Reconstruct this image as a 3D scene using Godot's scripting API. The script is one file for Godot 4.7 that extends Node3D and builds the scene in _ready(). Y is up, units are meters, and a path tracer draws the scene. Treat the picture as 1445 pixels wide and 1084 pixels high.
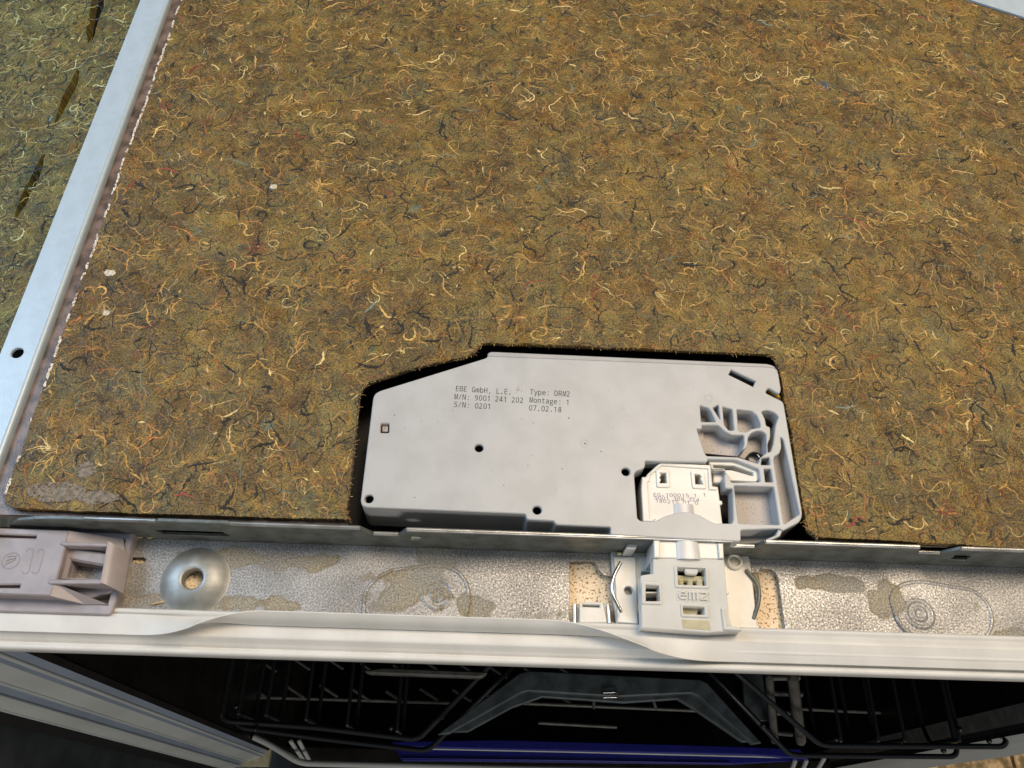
extends Node3D
# Top of a dishwasher with its cover off: felt damping mat, drive module, door lock, front crosspiece, gasket and racks.
# All measures below are millimetres (x to the right, y up, z towards the door); commit() turns them into metres.

var M := {}
var used := {}
var origin := Vector3.ZERO
var lumps := FastNoiseLite.new()
var fine := FastNoiseLite.new()


func _ready() -> void:
	setup_view()
	make_materials()
	build_room()
	build_tub()
	build_crosspiece()
	build_rails()
	build_mats()
	build_module()
	build_lock()
	build_bracket()
	build_gasket()
	build_upper_rack()
	build_lower_rack()
	build_small_things()


# ------------------------------------------------------------------ camera, air and lamps
func setup_view() -> void:
	var cam := Camera3D.new()
	cam.name = "camera"
	add_child(cam)
	cam.position = Vector3(-0.0700, 0.3030, 0.1000)
	cam.rotation_order = EULER_ORDER_YXZ
	cam.rotation_degrees = Vector3(-60.453, -2.987, 4.827)
	cam.fov = 51.433
	cam.near = 0.01
	cam.far = 20.0
	cam.current = true
	var we := WorldEnvironment.new()
	we.name = "surroundings"
	var e := Environment.new()
	e.background_mode = Environment.BG_COLOR
	e.background_color = Color(0.31, 0.325, 0.33)
	e.tonemap_mode = Environment.TONE_MAPPER_LINEAR
	e.tonemap_exposure = 1.38
	e.sdfgi_enabled = true
	e.ssao_enabled = true
	e.ssil_enabled = true
	we.environment = e
	add_child(we)
	# warm room lamp above and behind, cool window on the left
	lamp("warm_ceiling_lamp", Vector3(0.45, 1.42, -0.45), Vector3(0.0, 0, -0.1), Vector2(0.8, 0.6), Color(1.0, 0.91, 0.79), 1.62)
	lamp("added_front_fill", Vector3(0.35, 0.62, 1.7), Vector3(0.0, -0.2, 0), Vector2(0.6, 0.45), Color(1.0, 0.97, 0.93), 0.7)  # unseen fill, added to brighten the dark tub columns
	lamp("cool_window_light", Vector3(-1.3, 1.05, -0.35), Vector3(-0.2, 0, -0.1), Vector2(0.9, 0.9), Color(0.74, 0.87, 1.0), 1.3)


func lamp(called: String, at: Vector3, to: Vector3, size: Vector2, c: Color, energy: float) -> void:
	var l := AreaLight3D.new()
	l.name = called
	l.area_size = size
	l.light_color = c
	l.light_energy = energy
	l.shadow_enabled = true
	add_child(l)
	l.look_at_from_position(at, to, Vector3(0, 0, 1))


# ------------------------------------------------------------------ materials
func lin(r: float, g: float, b: float) -> Color:
	return Color(r, g, b).linear_to_srgb()


func noise_tex(freq: float, lo: Color, hi: Color, seed_: int, octaves := 4, a := 0.0, b := 1.0, size := 512, kind := 3) -> NoiseTexture2D:
	var f := FastNoiseLite.new()
	f.seed = seed_
	f.frequency = freq
	f.noise_type = kind
	f.fractal_octaves = octaves
	var t := NoiseTexture2D.new()
	t.width = size
	t.height = size
	t.seamless = true
	t.noise = f
	var g := Gradient.new()
	g.set_color(0, lo)
	g.set_color(1, hi)
	g.set_offset(0, a)
	g.set_offset(1, b)
	t.color_ramp = g
	return t


func noise_bump(freq: float, seed_: int, strength: float) -> NoiseTexture2D:
	var f := FastNoiseLite.new()
	f.seed = seed_
	f.frequency = freq
	f.fractal_octaves = 4
	var t := NoiseTexture2D.new()
	t.width = 512
	t.height = 512
	t.seamless = true
	t.as_normal_map = true
	t.bump_strength = strength
	t.noise = f
	return t


# a solid material: base colour (linear), gentle mottling, fine surface grain; sizes in millimetres per texture tile
func solid(base: Color, rough: float, metal := 0.0, vary := 0.06, tile := 60.0, grain := 0.25, grain_tile := 12.0, seed_ := 1) -> StandardMaterial3D:
	var m := StandardMaterial3D.new()
	m.albedo_color = base.linear_to_srgb()
	m.roughness = rough
	m.metallic = metal
	m.uv1_triplanar = true
	m.uv1_world_triplanar = true
	m.uv1_scale = Vector3.ONE * (1000.0 / tile)
	if vary > 0.0:
		m.albedo_texture = noise_tex(0.012, Color(1.0 - vary * 2.0, 1.0 - vary * 2.0, 1.0 - vary * 2.2), Color.WHITE, seed_, 5, 0.25, 0.7)
	if grain > 0.0:
		m.normal_enabled = true
		m.normal_texture = noise_bump(0.08, seed_ + 7, 4.0)
		m.normal_scale = grain
	return m


func make_materials() -> void:
	lumps.seed = 5
	lumps.frequency = 0.03
	lumps.fractal_octaves = 3
	fine.seed = 9
	fine.frequency = 0.16
	fine.fractal_octaves = 3
	M.grey = solid(Color(0.475, 0.478, 0.482), 0.42, 0.0, 0.02, 90, 0.04, 5, 11)
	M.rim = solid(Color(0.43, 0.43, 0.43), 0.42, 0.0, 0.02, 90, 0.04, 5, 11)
	M.white = solid(Color(0.74, 0.72, 0.67), 0.36, 0.0, 0.02, 70, 0.03, 5, 12)
	M.clear_white = solid(Color(0.66, 0.655, 0.65), 0.32, 0.0, 0.02, 70, 0.05, 12, 12)
	M.cream = solid(Color(0.66, 0.60, 0.40), 0.4, 0.0, 0.05, 40, 0.1, 12, 13)
	M.pocket = solid(Color(0.47, 0.425, 0.40), 0.5, 0.0, 0.08, 35, 0.2, 12, 14)
	M.rubber = solid(Color(0.71, 0.69, 0.65), 0.5, 0.0, 0.02, 80, 0.03, 5, 15)
	M.mauve = solid(Color(0.37, 0.325, 0.33), 0.42, 0.0, 0.04, 60, 0.06, 5, 16)
	M.paint = solid(Color(0.50, 0.60, 0.68), 0.38, 0.15, 0.015, 40, 0.12, 5, 17)
	M.gap = solid(Color(0.010, 0.010, 0.011), 0.55, 0.0, 0.0, 60, 0.0)
	M.well = solid(Color(0.012, 0.011, 0.010), 0.5, 0.0, 0.2, 60, 0.1, 12, 18)
	M.ink = solid(Color(0.018, 0.017, 0.024), 0.6, 0.0, 0.0, 60, 0.0)
	M.violet_ink = solid(Color(0.20, 0.14, 0.24), 0.6, 0.0, 0.0, 60, 0.0)
	M.wire = solid(Color(0.020, 0.021, 0.025), 0.18, 0.0, 0.0, 60, 0.0)
	M.slate = solid(Color(0.10, 0.12, 0.135), 0.38, 0.0, 0.1, 60, 0.1, 12, 19)
	M.blue = solid(Color(0.016, 0.018, 0.26), 0.35, 0.0, 0.05, 60, 0.05, 12, 20)
	M.dull_grey = solid(Color(0.13, 0.127, 0.12), 0.45, 0.0, 0.1, 60, 0.1, 12, 21)
	M.steel = solid(Color(0.60, 0.595, 0.58), 0.36, 0.9, 0.08, 60, 0.03, 12, 22)
	M.spring = solid(Color(0.62, 0.61, 0.60), 0.22, 1.0, 0.05, 60, 0.1, 12, 23)
	M.flange = solid(Color(0.19, 0.205, 0.195), 0.5, 0.5, 0.10, 50, 0.12, 8, 24)  # darker than the zinc floor: shade of its front side put into the colour
	M.dome = solid(Color(0.46, 0.465, 0.45), 0.5, 0.55, 0.10, 50, 0.1, 8, 44)
	M.column = solid(Color(0.62, 0.64, 0.63), 0.38, 0.0, 0.03, 300, 0.0, 12, 25)
	M.column_blue_reflection = solid(Color(0.34, 0.40, 0.50), 0.34, 0.0, 0.03, 300, 0.0, 12, 26)  # bluish light reflected by the steel, put into the colour
	M.tub = solid(Color(0.055, 0.05, 0.045), 0.33, 0.6, 0.1, 120, 0.1, 12, 27)  # stainless tub and door; the shade inside is put into their colour
	M.cabinet = solid(Color(0.055, 0.065, 0.070), 0.45, 0.0, 0.1, 160, 0.1, 12, 28)
	M.sheet = solid(Color(0.22, 0.155, 0.13), 0.3, 0.0, 0.2, 50, 0.15, 12, 29)
	M.tile = solid(Color(0.72, 0.52, 0.29), 0.45, 0.0, 0.2, 90, 0.2, 12, 30)
	M.grout = solid(Color(0.20, 0.15, 0.10), 0.8, 0.0, 0.1, 60, 0.3, 12, 31)
	M.yellow = solid(Color(0.80, 0.60, 0.02), 0.4, 0.0, 0.0, 60, 0.0)
	M.brown = solid(Color(0.20, 0.09, 0.04), 0.4, 0.0, 0.0, 60, 0.0)
	M.wood = solid(Color(0.62, 0.47, 0.26), 0.7, 0.0, 0.15, 12, 0.3, 12, 32)
	M.pellet = solid(Color(0.78, 0.66, 0.36), 0.45, 0.0, 0.05, 12, 0.1, 12, 33)
	M.fleck = solid(Color(0.80, 0.72, 0.58), 0.7, 0.0, 0.12, 8, 0.4, 12, 34)
	M.crust = solid(Color(0.30, 0.255, 0.205), 0.9, 0.0, 0.12, 14, 0.9, 12, 35)
	# bare gritty plate under the crosspiece openings; the lamp reflection is painted as peach
	M.gritty = solid(Color(0.95, 0.77, 0.54), 0.6, 0.0, 0.0, 60, 0.5, 12, 39)
	M.gritty.albedo_texture = noise_tex(0.05, Color(0.58, 0.44, 0.31), Color.WHITE, 41, 5, 0.22, 0.40)
	M.gritty.uv1_scale = Vector3.ONE * 40.0
	M.pocket.albedo_texture = noise_tex(0.10, Color(0.62, 0.60, 0.60), Color.WHITE, 43, 3, 0.22, 0.30)
	# sheen of cloth on loose fibres
	var f := StandardMaterial3D.new()
	f.albedo_color = Color.WHITE
	f.vertex_color_use_as_albedo = true
	f.roughness = 0.72
	M.fibre = f
	M.felt = felt_material()
	M.cool_cast_felt = M.felt.duplicate()
	M.cool_cast_felt.albedo_color = Color(0.90, 1.0, 0.98)  # same felt, with the cool daylight cast put into its tint
	M.zinc = zinc_material()


func byte(v: float) -> int:
	return clampi(int(v * 255.0), 0, 255)


func layer(w: int, h: int, freq: float, seed_: int, octaves: int, kind := 3) -> PackedByteArray:
	var f := FastNoiseLite.new()
	f.seed = seed_
	f.frequency = freq
	f.noise_type = kind
	f.fractal_octaves = octaves
	var im := f.get_image(w, h, false, false, false)
	im.convert(Image.FORMAT_L8)
	return im.get_data()


# pressed rag felt: brown ground, woolly mottling and thousands of short hairs; x -262..290, z -440..0
func felt_material() -> StandardMaterial3D:
	var w := 2048
	var h := 1632
	var big := layer(w, h, 0.006, 101, 4)
	var mid := layer(w, h, 0.03, 102, 4)
	var small := layer(w, h, 0.42, 103, 2)
	var hue := layer(w, h, 0.014, 104, 3)
	var rgb := PackedByteArray()
	rgb.resize(w * h * 3)
	var bump := PackedByteArray()
	bump.resize(w * h)
	for i in w * h:
		var s := small[i] - 128
		var v: int = 76 + ((big[i] - 128) * 26 + (mid[i] - 128) * 30 + s * 66) / 100
		var warm: int = ((hue[i] - 128) * 15) / 100
		rgb[i * 3] = clampi(v + 29 + warm, 0, 255)
		rgb[i * 3 + 1] = clampi(v + 9, 0, 255)
		rgb[i * 3 + 2] = clampi((v * 51) / 100 - warm, 0, 255)
		bump[i] = clampi(110 + s / 3 + (mid[i] - 128) / 4, 0, 255)
	var r := RandomNumberGenerator.new()
	r.seed = 77
	# woolly flocks
	for k in 6200:
		var cx := r.randf() * w
		var cy := r.randf() * h
		var rad := 2.0 + pow(r.randf(), 3.0) * 20.0
		var squash := 0.5 + r.randf() * 0.5
		var turn := r.randf() * PI
		var pick2 := r.randf()
		var c2 := Vector3(156, 118, 56)
		if pick2 < 0.35:
			c2 = Vector3(40, 38, 29)
		elif pick2 < 0.45:
			c2 = Vector3(140, 126, 70)
		elif pick2 < 0.52:
			c2 = Vector3(66, 78, 68)
		elif pick2 < 0.56:
			c2 = Vector3(126, 52, 40)
		var strong2 := (0.2 + r.randf() * 0.35) if rad > 7.0 else (0.45 + r.randf() * 0.5)
		for yy in range(-int(rad), int(rad) + 1):
			for xx in range(-int(rad), int(rad) + 1):
				var u := (xx * cos(turn) + yy * sin(turn)) / rad
				var q2 := (-xx * sin(turn) + yy * cos(turn)) / (rad * squash)
				var d2 := u * u + q2 * q2
				if d2 > 1.0:
					continue
				var j2: int = posmod(int(cy) + yy, h) * w + posmod(int(cx) + xx, w)
				var t2 := strong2 * (1.0 - d2) * clampf(0.5 + (small[j2] - 128) * 0.018 + (mid[j2] - 128) * 0.02, 0.0, 1.4)
				rgb[j2 * 3] = int(lerpf(rgb[j2 * 3], c2.x, t2))
				rgb[j2 * 3 + 1] = int(lerpf(rgb[j2 * 3 + 1], c2.y, t2))
				rgb[j2 * 3 + 2] = int(lerpf(rgb[j2 * 3 + 2], c2.z, t2))
	for k in 48000:
		var x := r.randf() * w
		var y := r.randf() * h
		var pick := r.randf()
		var c := Vector3(150, 110, 52)
		if pick < 0.42:
			c = Vector3(140 + r.randf() * 40, 108 + r.randf() * 32, 52 + r.randf() * 26)
		elif pick < 0.74:
			c = Vector3(34, 32, 26) * (0.7 + r.randf() * 0.7)
		elif pick < 0.955:
			c = Vector3(112, 98, 62)
		elif pick < 0.97:
			c = Vector3(132, 48, 36)
		elif pick < 0.985:
			c = Vector3(70, 92, 88)
		else:
			c = Vector3(200, 176, 124)
		var strong := 0.25 + r.randf() * 0.6
		var a := r.randf() * TAU
		var bend := (r.randf() - 0.5) * 0.24
		var wide := 1 if r.randf() < 0.5 else 2
		var steps := 10 + r.randi() % 34
		var lift := 30 if c.x > 90 else -22
		for n in steps:
			a += bend + (r.randf() - 0.5) * 0.3
			x += cos(a) * 0.8
			y += sin(a) * 0.8
			var t := strong * minf(1.0, minf(n, steps - n) * 0.2)
			for q in wide:
				var px := posmod(int(x) + q, w)
				var j: int = posmod(int(y), h) * w + px
				rgb[j * 3] = int(lerpf(rgb[j * 3], c.x, t))
				rgb[j * 3 + 1] = int(lerpf(rgb[j * 3 + 1], c.y, t))
				rgb[j * 3 + 2] = int(lerpf(rgb[j * 3 + 2], c.z, t))
				bump[j] = clampi(bump[j] + int(lift * t), 0, 255)
	var m := StandardMaterial3D.new()
	m.albedo_texture = ImageTexture.create_from_image(Image.create_from_data(w, h, false, Image.FORMAT_RGB8, rgb))
	m.heightmap_enabled = true
	m.heightmap_texture = ImageTexture.create_from_image(Image.create_from_data(w, h, false, Image.FORMAT_L8, bump))
	m.heightmap_scale = 0.09
	m.roughness = 0.62
	m.uv1_scale = Vector3(1000.0 / 552.0, 1000.0 / 440.0, 1)
	m.uv1_offset = Vector3(262.0 / 552.0, 1.0, 0)
	return m


# galvanised sheet with spangle, scale and dried yellow-brown residue; x -265..275, z -6..30
func zinc_material() -> ORMMaterial3D:
	var w := 2048
	var h := 137
	var grain := layer(w, h, 0.45, 201, 2)
	var speck := layer(w, h, 0.36, 202, 3)
	var cloud := layer(w, h, 0.012, 203, 4)
	var blot := layer(w, h, 0.022, 204, 5)
	var rgb := PackedByteArray()
	rgb.resize(w * h * 3)
	var orm := PackedByteArray()
	orm.resize(w * h * 3)
	# centre x, z, half width, half height of residue
	var spots := [[-104, 15, 17, 10], [-94, 13, 12, 12], [-90, 0, 12, 7], [-73, 20, 8, 6], [74, 6, 18, 4], [96, 12, 8, 9], [42, 7, 12, 5], [-183, 22, 40, 4], [-160, 4, 34, 5], [-216, 10, 5, 18], [150, 26, 18, 4], [18, 2, 9, 5]]
	for y in h:
		var z := -6.0 + 36.0 * y / h
		for x in w:
			var i := y * w + x
			var mx := -265.0 + 540.0 * x / w
			var g := (grain[i] - 128) / 128.0
			var s := (speck[i] - 128) / 128.0
			var cl := (cloud[i] - 128) / 128.0
			var v := 0.62 + g * 0.30 + s * 0.16 + cl * 0.16
			var c := Vector3(v, v * 0.985, v * 0.965)
			var dirt := 0.0
			for q in spots:
				var dx: float = (mx - q[0]) / q[2]
				var dz: float = (z - q[1]) / q[3]
				var d := dx * dx + dz * dz
				if d < 3.0:
					dirt = maxf(dirt, 1.25 - d * 0.75)
			var raw := dirt * 0.74 + (blot[i] - 128) / 128.0 * 1.05 + s * 0.12
			dirt = smoothstep(0.46, 0.60, raw)
			var tide := smoothstep(0.44, 0.52, raw) * (1.0 - smoothstep(0.56, 0.72, raw))
			var scale_ := smoothstep(0.2, 0.6, (blot[i] - 128) / 128.0 + s * 0.25) * 0.55
			c = c.lerp(Vector3(0.60, 0.53, 0.37) * (0.95 + g * 0.5), dirt * (0.34 + cl * 0.6))
			c = c.lerp(Vector3(0.36, 0.27, 0.13), tide * clampf(0.18 + s * 0.6 + cl * 0.4, 0.0, 0.6))
			c = c.lerp(Vector3(0.63, 0.59, 0.50), scale_ * 0.6)
			if s < -0.62 and cl > -0.1:
				c *= 0.55
			rgb[i * 3] = byte(c.x)
			rgb[i * 3 + 1] = byte(c.y)
			rgb[i * 3 + 2] = byte(c.z)
			orm[i * 3] = 255
			orm[i * 3 + 1] = byte(0.50 - s * 0.25 + dirt * 0.28 + scale_ * 0.22 - g * 0.10)
			orm[i * 3 + 2] = byte(0.40 + s * 0.3 - dirt * 0.3 - scale_ * 0.2)
	var m := ORMMaterial3D.new()
	m.albedo_texture = ImageTexture.create_from_image(Image.create_from_data(w, h, false, Image.FORMAT_RGB8, rgb))
	m.orm_texture = ImageTexture.create_from_image(Image.create_from_data(w, h, false, Image.FORMAT_RGB8, orm))
	m.heightmap_enabled = true
	m.heightmap_texture = ImageTexture.create_from_image(Image.create_from_data(w, h, false, Image.FORMAT_L8, speck))
	m.heightmap_scale = 0.0022
	m.uv1_scale = Vector3(1000.0 / 540.0, 1000.0 / 36.0, 1)
	m.uv1_offset = Vector3(265.0 / 540.0, 6.0 / 36.0, 0)
	return m


# ------------------------------------------------------------------ mesh tools
class Shape:
	var v := PackedVector3Array()
	var n := PackedVector3Array()
	var u := PackedVector2Array()
	var c := PackedColorArray()
	var idx := PackedInt32Array()
	var col := Color.WHITE
	var xf := Transform3D.IDENTITY
	var slope := 0.0  # a sloping face: rise per millimetre of z, measured from slope_from
	var slope_from := 0.0

	func vert(p: Vector3, nn: Vector3) -> int:
		var q := xf * p
		if slope != 0.0:
			q.y += slope * (q.z - slope_from)
			nn.z -= slope * nn.y
		v.append(q)
		n.append((xf.basis * nn).normalized())
		u.append(Vector2(q.x, q.z) * 0.001)
		c.append(col)
		return v.size() - 1

	# flat triangle turned so that it faces along the hint
	func tri(a: Vector3, b: Vector3, d: Vector3, hint: Vector3) -> void:
		var nn := (d - a).cross(b - a)
		if nn.length_squared() < 1e-14:
			return
		if nn.dot(hint) < 0.0:
			var t := b
			b = d
			d = t
			nn = -nn
		nn = nn.normalized()
		var i := vert(a, nn)
		vert(b, nn)
		vert(d, nn)
		idx.append_array(PackedInt32Array([i, i + 1, i + 2]))

	func quad(a: Vector3, b: Vector3, d: Vector3, e: Vector3, hint: Vector3) -> void:
		tri(a, b, d, hint)
		tri(a, d, e, hint)

	# rows of points as one smooth sheet; its own normals, both windings right for the given side
	func sheet(rows: Array, flip := false, closed := false) -> void:
		var nr := rows.size()
		var nc: int = rows[0].size()
		var start := v.size()
		for i in nr:
			for j in nc:
				var ja := (j - 1 + nc) % nc if closed else maxi(j - 1, 0)
				var jb := (j + 1) % nc if closed else mini(j + 1, nc - 1)
				var du: Vector3 = rows[i][jb] - rows[i][ja]
				var dv: Vector3 = rows[mini(i + 1, nr - 1)][j] - rows[maxi(i - 1, 0)][j]
				var nn := du.cross(dv)
				if nn.length_squared() < 1e-12:
					nn = Vector3.DOWN if flip else Vector3.UP
					if i > 0:
						nn = -nn
				vert(rows[i][j], -nn if flip else nn)
		for i in nr - 1:
			for j in (nc if closed else nc - 1):
				var a := start + i * nc + j
				var b := start + i * nc + (j + 1) % nc
				var d := a + nc
				var e := b + nc
				# clockwise as seen from the side that the normal points to
				if flip:
					idx.append_array(PackedInt32Array([a, b, e, a, e, d]))
				else:
					idx.append_array(PackedInt32Array([a, e, b, a, d, e]))

	func box(lo: Vector3, hi: Vector3, ch := 0.0) -> void:
		plate([[lo.x, lo.z], [hi.x, lo.z], [hi.x, hi.z], [lo.x, hi.z]], [], hi.y, lo.y, ch)

	# a flat piece with a given outline and holes, its upper edges broken by a small bevel
	func plate(outer: Array, holes: Array, top: float, low: float, ch := 0.3) -> void:
		var rings := [Shape.points(outer)]
		for q in holes:
			rings.append(Shape.points(q))
		var upper := []
		for k in rings.size():
			var ring: PackedVector2Array = rings[k]
			if (Shape.area(ring) > 0.0) != (k == 0):
				ring.reverse()
				rings[k] = ring
			upper.append(Shape.inset(ring, ch) if ch > 0.0 else ring)
		face(upper, top, Vector3.UP)
		for k in rings.size():
			var ring: PackedVector2Array = rings[k]
			var up: PackedVector2Array = upper[k]
			for i in ring.size():
				var j := (i + 1) % ring.size()
				var e := ring[j] - ring[i]
				var out := Vector3(e.y, 0, -e.x)
				var a := Vector3(ring[i].x, top - ch, ring[i].y)
				var b := Vector3(ring[j].x, top - ch, ring[j].y)
				if ch > 0.0:
					quad(Vector3(up[i].x, top, up[i].y), Vector3(up[j].x, top, up[j].y), b, a, out.normalized() + Vector3.UP)
				quad(a, b, Vector3(b.x, low, b.z), Vector3(a.x, low, a.z), out)
		face(rings, low, Vector3.DOWN)

	func tube(path: Array, r: float, sides := 8, caps := true) -> void:
		var rows := []
		var side := Vector3.ZERO
		for i in path.size():
			var t: Vector3 = (path[mini(i + 1, path.size() - 1)] - path[maxi(i - 1, 0)]).normalized()
			if side == Vector3.ZERO:
				side = t.cross(Vector3.UP if absf(t.y) < 0.9 else Vector3.RIGHT).normalized()
			side = (side - t * side.dot(t)).normalized()
			var other := t.cross(side)
			var row := []
			for k in sides:
				var a := TAU * k / sides
				row.append(path[i] + (side * cos(a) + other * sin(a)) * r)
			rows.append(row)
		sheet(rows, false, true)
		if caps:
			for e in [0, path.size() - 1]:
				var row: Array = rows[e]
				var out: Vector3 = (path[0] - path[1]) if e == 0 else (path[e] - path[e - 1])
				for k in sides:
					tri(path[e] + out.normalized() * r * 0.5, row[k], row[(k + 1) % sides], out)

	# radius, height pairs turned about an upright axis
	func lathe(at: Vector3, profile: Array, sides := 32) -> void:
		var rows := []
		for q in profile:
			var row := []
			for k in sides:
				var a := TAU * k / sides
				row.append(at + Vector3(cos(a) * q[0], q[1], sin(a) * q[0]))
			rows.append(row)
		sheet(rows, false, true)

	# a lump: flattened, uneven ball
	func lump(at: Vector3, size: Vector3, rough: float, r: RandomNumberGenerator, rings := 7, sides := 12) -> void:
		var rows := []
		var wob := []
		for k in sides:
			wob.append(1.0 + (r.randf() - 0.5) * rough)
		for i in rings + 1:
			var t := PI * i / rings
			var row := []
			for k in sides:
				var a := TAU * k / sides
				var q: float = wob[k] * (1.0 + (r.randf() - 0.5) * rough * 0.5)
				row.append(at + Vector3(sin(t) * cos(a) * size.x * q, cos(t) * size.y, sin(t) * sin(a) * size.z * q))
			rows.append(row)
		sheet(rows, false, true)

	static func points(flat: Array) -> PackedVector2Array:
		var out := PackedVector2Array()
		if flat.size() and (flat[0] is Array or flat[0] is Vector2):
			for q in flat:
				out.append(Vector2(q[0], q[1]))
		else:
			for i in flat.size() / 2:
				out.append(Vector2(flat[i * 2], flat[i * 2 + 1]))
		return out

	static func area(p: PackedVector2Array) -> float:
		var s := 0.0
		for i in p.size():
			s += p[i].cross(p[(i + 1) % p.size()])
		return s * 0.5

	# every corner moved into the solid by d
	static func inset(p: PackedVector2Array, d: float) -> PackedVector2Array:
		var out := PackedVector2Array()
		var c := p.size()
		for i in c:
			var e1 := (p[i] - p[(i - 1 + c) % c]).normalized()
			var e2 := (p[(i + 1) % c] - p[i]).normalized()
			var n1 := Vector2(-e1.y, e1.x)
			var n2 := Vector2(-e2.y, e2.x)
			var k := maxf(1.0 + n1.dot(n2), 0.35)
			out.append(p[i] + (n1 + n2) / k * d)
		return out

	# the solid between outline and holes as simple pieces: cut along a line through every hole
	static func solid_pieces(rings: Array) -> Array:
		var cuts := []
		var lo := Vector2(INF, INF)
		var hi := -lo
		for q in rings[0]:
			lo = lo.min(q)
			hi = hi.max(q)
		for k in range(1, rings.size()):
			var a := Vector2(INF, -INF)
			for q in rings[k]:
				a = Vector2(minf(a.x, q.x), maxf(a.y, q.x))
			cuts.append((a.x + a.y) * 0.5 + 0.0137 * k)
		cuts.sort()
		cuts.push_front(lo.x - 1.0)
		cuts.append(hi.x + 1.0)
		var out := []
		for k in cuts.size() - 1:
			var strip := PackedVector2Array([Vector2(cuts[k], lo.y - 1), Vector2(cuts[k + 1], lo.y - 1), Vector2(cuts[k + 1], hi.y + 1), Vector2(cuts[k], hi.y + 1)])
			var left := Geometry2D.intersect_polygons(rings[0], strip)
			for h in range(1, rings.size()):
				var next: Array[PackedVector2Array] = []
				for p in left:
					next.append_array(Geometry2D.clip_polygons(p, rings[h]))
				left = next
			out.append_array(left)
		return out

	func face(rings: Array, y: float, hint: Vector3) -> void:
		for p in Shape.solid_pieces(rings):
			var t := Geometry2D.triangulate_polygon(p)
			for k in t.size() / 3:
				var c := []
				for m in 3:
					c.append(Vector3(p[t[k * 3 + m]].x, y, p[t[k * 3 + m]].y))
				tri(c[0], c[1], c[2], hint)


func numbered(called: String) -> String:
	if not used.has(called):
		used[called] = 0
		return called
	used[called] += 1
	return "%s_%03d" % [called, used[called]]


func mesh_of(s: Shape) -> ArrayMesh:
	var a := []
	a.resize(Mesh.ARRAY_MAX)
	var vv := PackedVector3Array()
	vv.resize(s.v.size())
	for i in s.v.size():
		vv[i] = (s.v[i] - origin) * 0.001
	a[Mesh.ARRAY_VERTEX] = vv
	a[Mesh.ARRAY_NORMAL] = s.n
	a[Mesh.ARRAY_TEX_UV] = s.u
	a[Mesh.ARRAY_COLOR] = s.c
	a[Mesh.ARRAY_INDEX] = s.idx
	var m := ArrayMesh.new()
	m.add_surface_from_arrays(Mesh.PRIMITIVE_TRIANGLES, a)
	return m


# a thing: a node at its base (millimetres); parts are added under it
func sloped(outer: Array, top: float, low: float, ch := 0.3, holes := []) -> Shape:
	var s := Shape.new()
	s.slope = -0.42
	s.slope_from = 4.0
	s.plate(outer, holes, top, low, ch)
	return s


func thing(called: String, label: String, category: String, at: Vector3, group := "") -> Node3D:
	var o := Node3D.new()
	o.name = numbered(called)
	o.position = at * 0.001
	o.set_meta("label", label)
	o.set_meta("category", category)
	if group:
		o.set_meta("group", group)
	add_child(o)
	origin = at
	return o


func part(called: String, s: Shape, m: Material, parent: Node, label := "") -> MeshInstance3D:
	var o := MeshInstance3D.new()
	o.name = called
	o.mesh = mesh_of(s)
	o.material_override = m
	parent.add_child(o, true)
	if label:
		o.set_meta("label", label)
	return o


# a thing that is one mesh
func lone(called: String, s: Shape, m: Material, label: String, category: String, at: Vector3, group := "") -> MeshInstance3D:
	origin = at
	var o := part(numbered(called), s, m, self)
	o.position = at * 0.001
	o.set_meta("label", label)
	o.set_meta("category", category)
	if group:
		o.set_meta("group", group)
	return o


func slab(outer: Array, top: float, low: float, ch := 0.3, holes := []) -> Shape:
	var s := Shape.new()
	s.plate(outer, holes, top, low, ch)
	return s


# corners of an outline rounded off
func rounded(flat: Array, r: float, n := 4) -> Array:
	var p := Shape.points(flat)
	var out := []
	var c := p.size()
	for i in c:
		var a := p[(i - 1 + c) % c]
		var b := p[i]
		var d := p[(i + 1) % c]
		var k := minf(r, minf(a.distance_to(b), b.distance_to(d)) * 0.45)
		var s := b + (a - b).normalized() * k
		var e := b + (d - b).normalized() * k
		for j in n + 1:
			var t := float(j) / n
			out.append(s.lerp(b, t).lerp(b.lerp(e, t), t))
	return out


func ring(x: float, z: float, rx: float, rz := 0.0, n := 20) -> Array:
	var out := []
	for k in n:
		out.append(Vector2(x + cos(TAU * k / n) * rx, z + sin(TAU * k / n) * (rz if rz > 0.0 else rx)))
	return out


func bent(points: Array, r: float, n := 5) -> Array:
	var out := [points[0]]
	for i in range(1, points.size() - 1):
		var a: Vector3 = points[i - 1]
		var b: Vector3 = points[i]
		var d: Vector3 = points[i + 1]
		var k := minf(r, minf(a.distance_to(b), b.distance_to(d)) * 0.45)
		var s := b + (a - b).normalized() * k
		var e := b + (d - b).normalized() * k
		for j in n + 1:
			var t := float(j) / n
			out.append(s.lerp(b, t).lerp(b.lerp(e, t), t))
	out.append(points[-1])
	return out


func rod(points: Array, r: float, bend := 6.0, sides := 10) -> Shape:
	var s := Shape.new()
	s.tube(bent(points, bend), r, sides)
	return s


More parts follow.
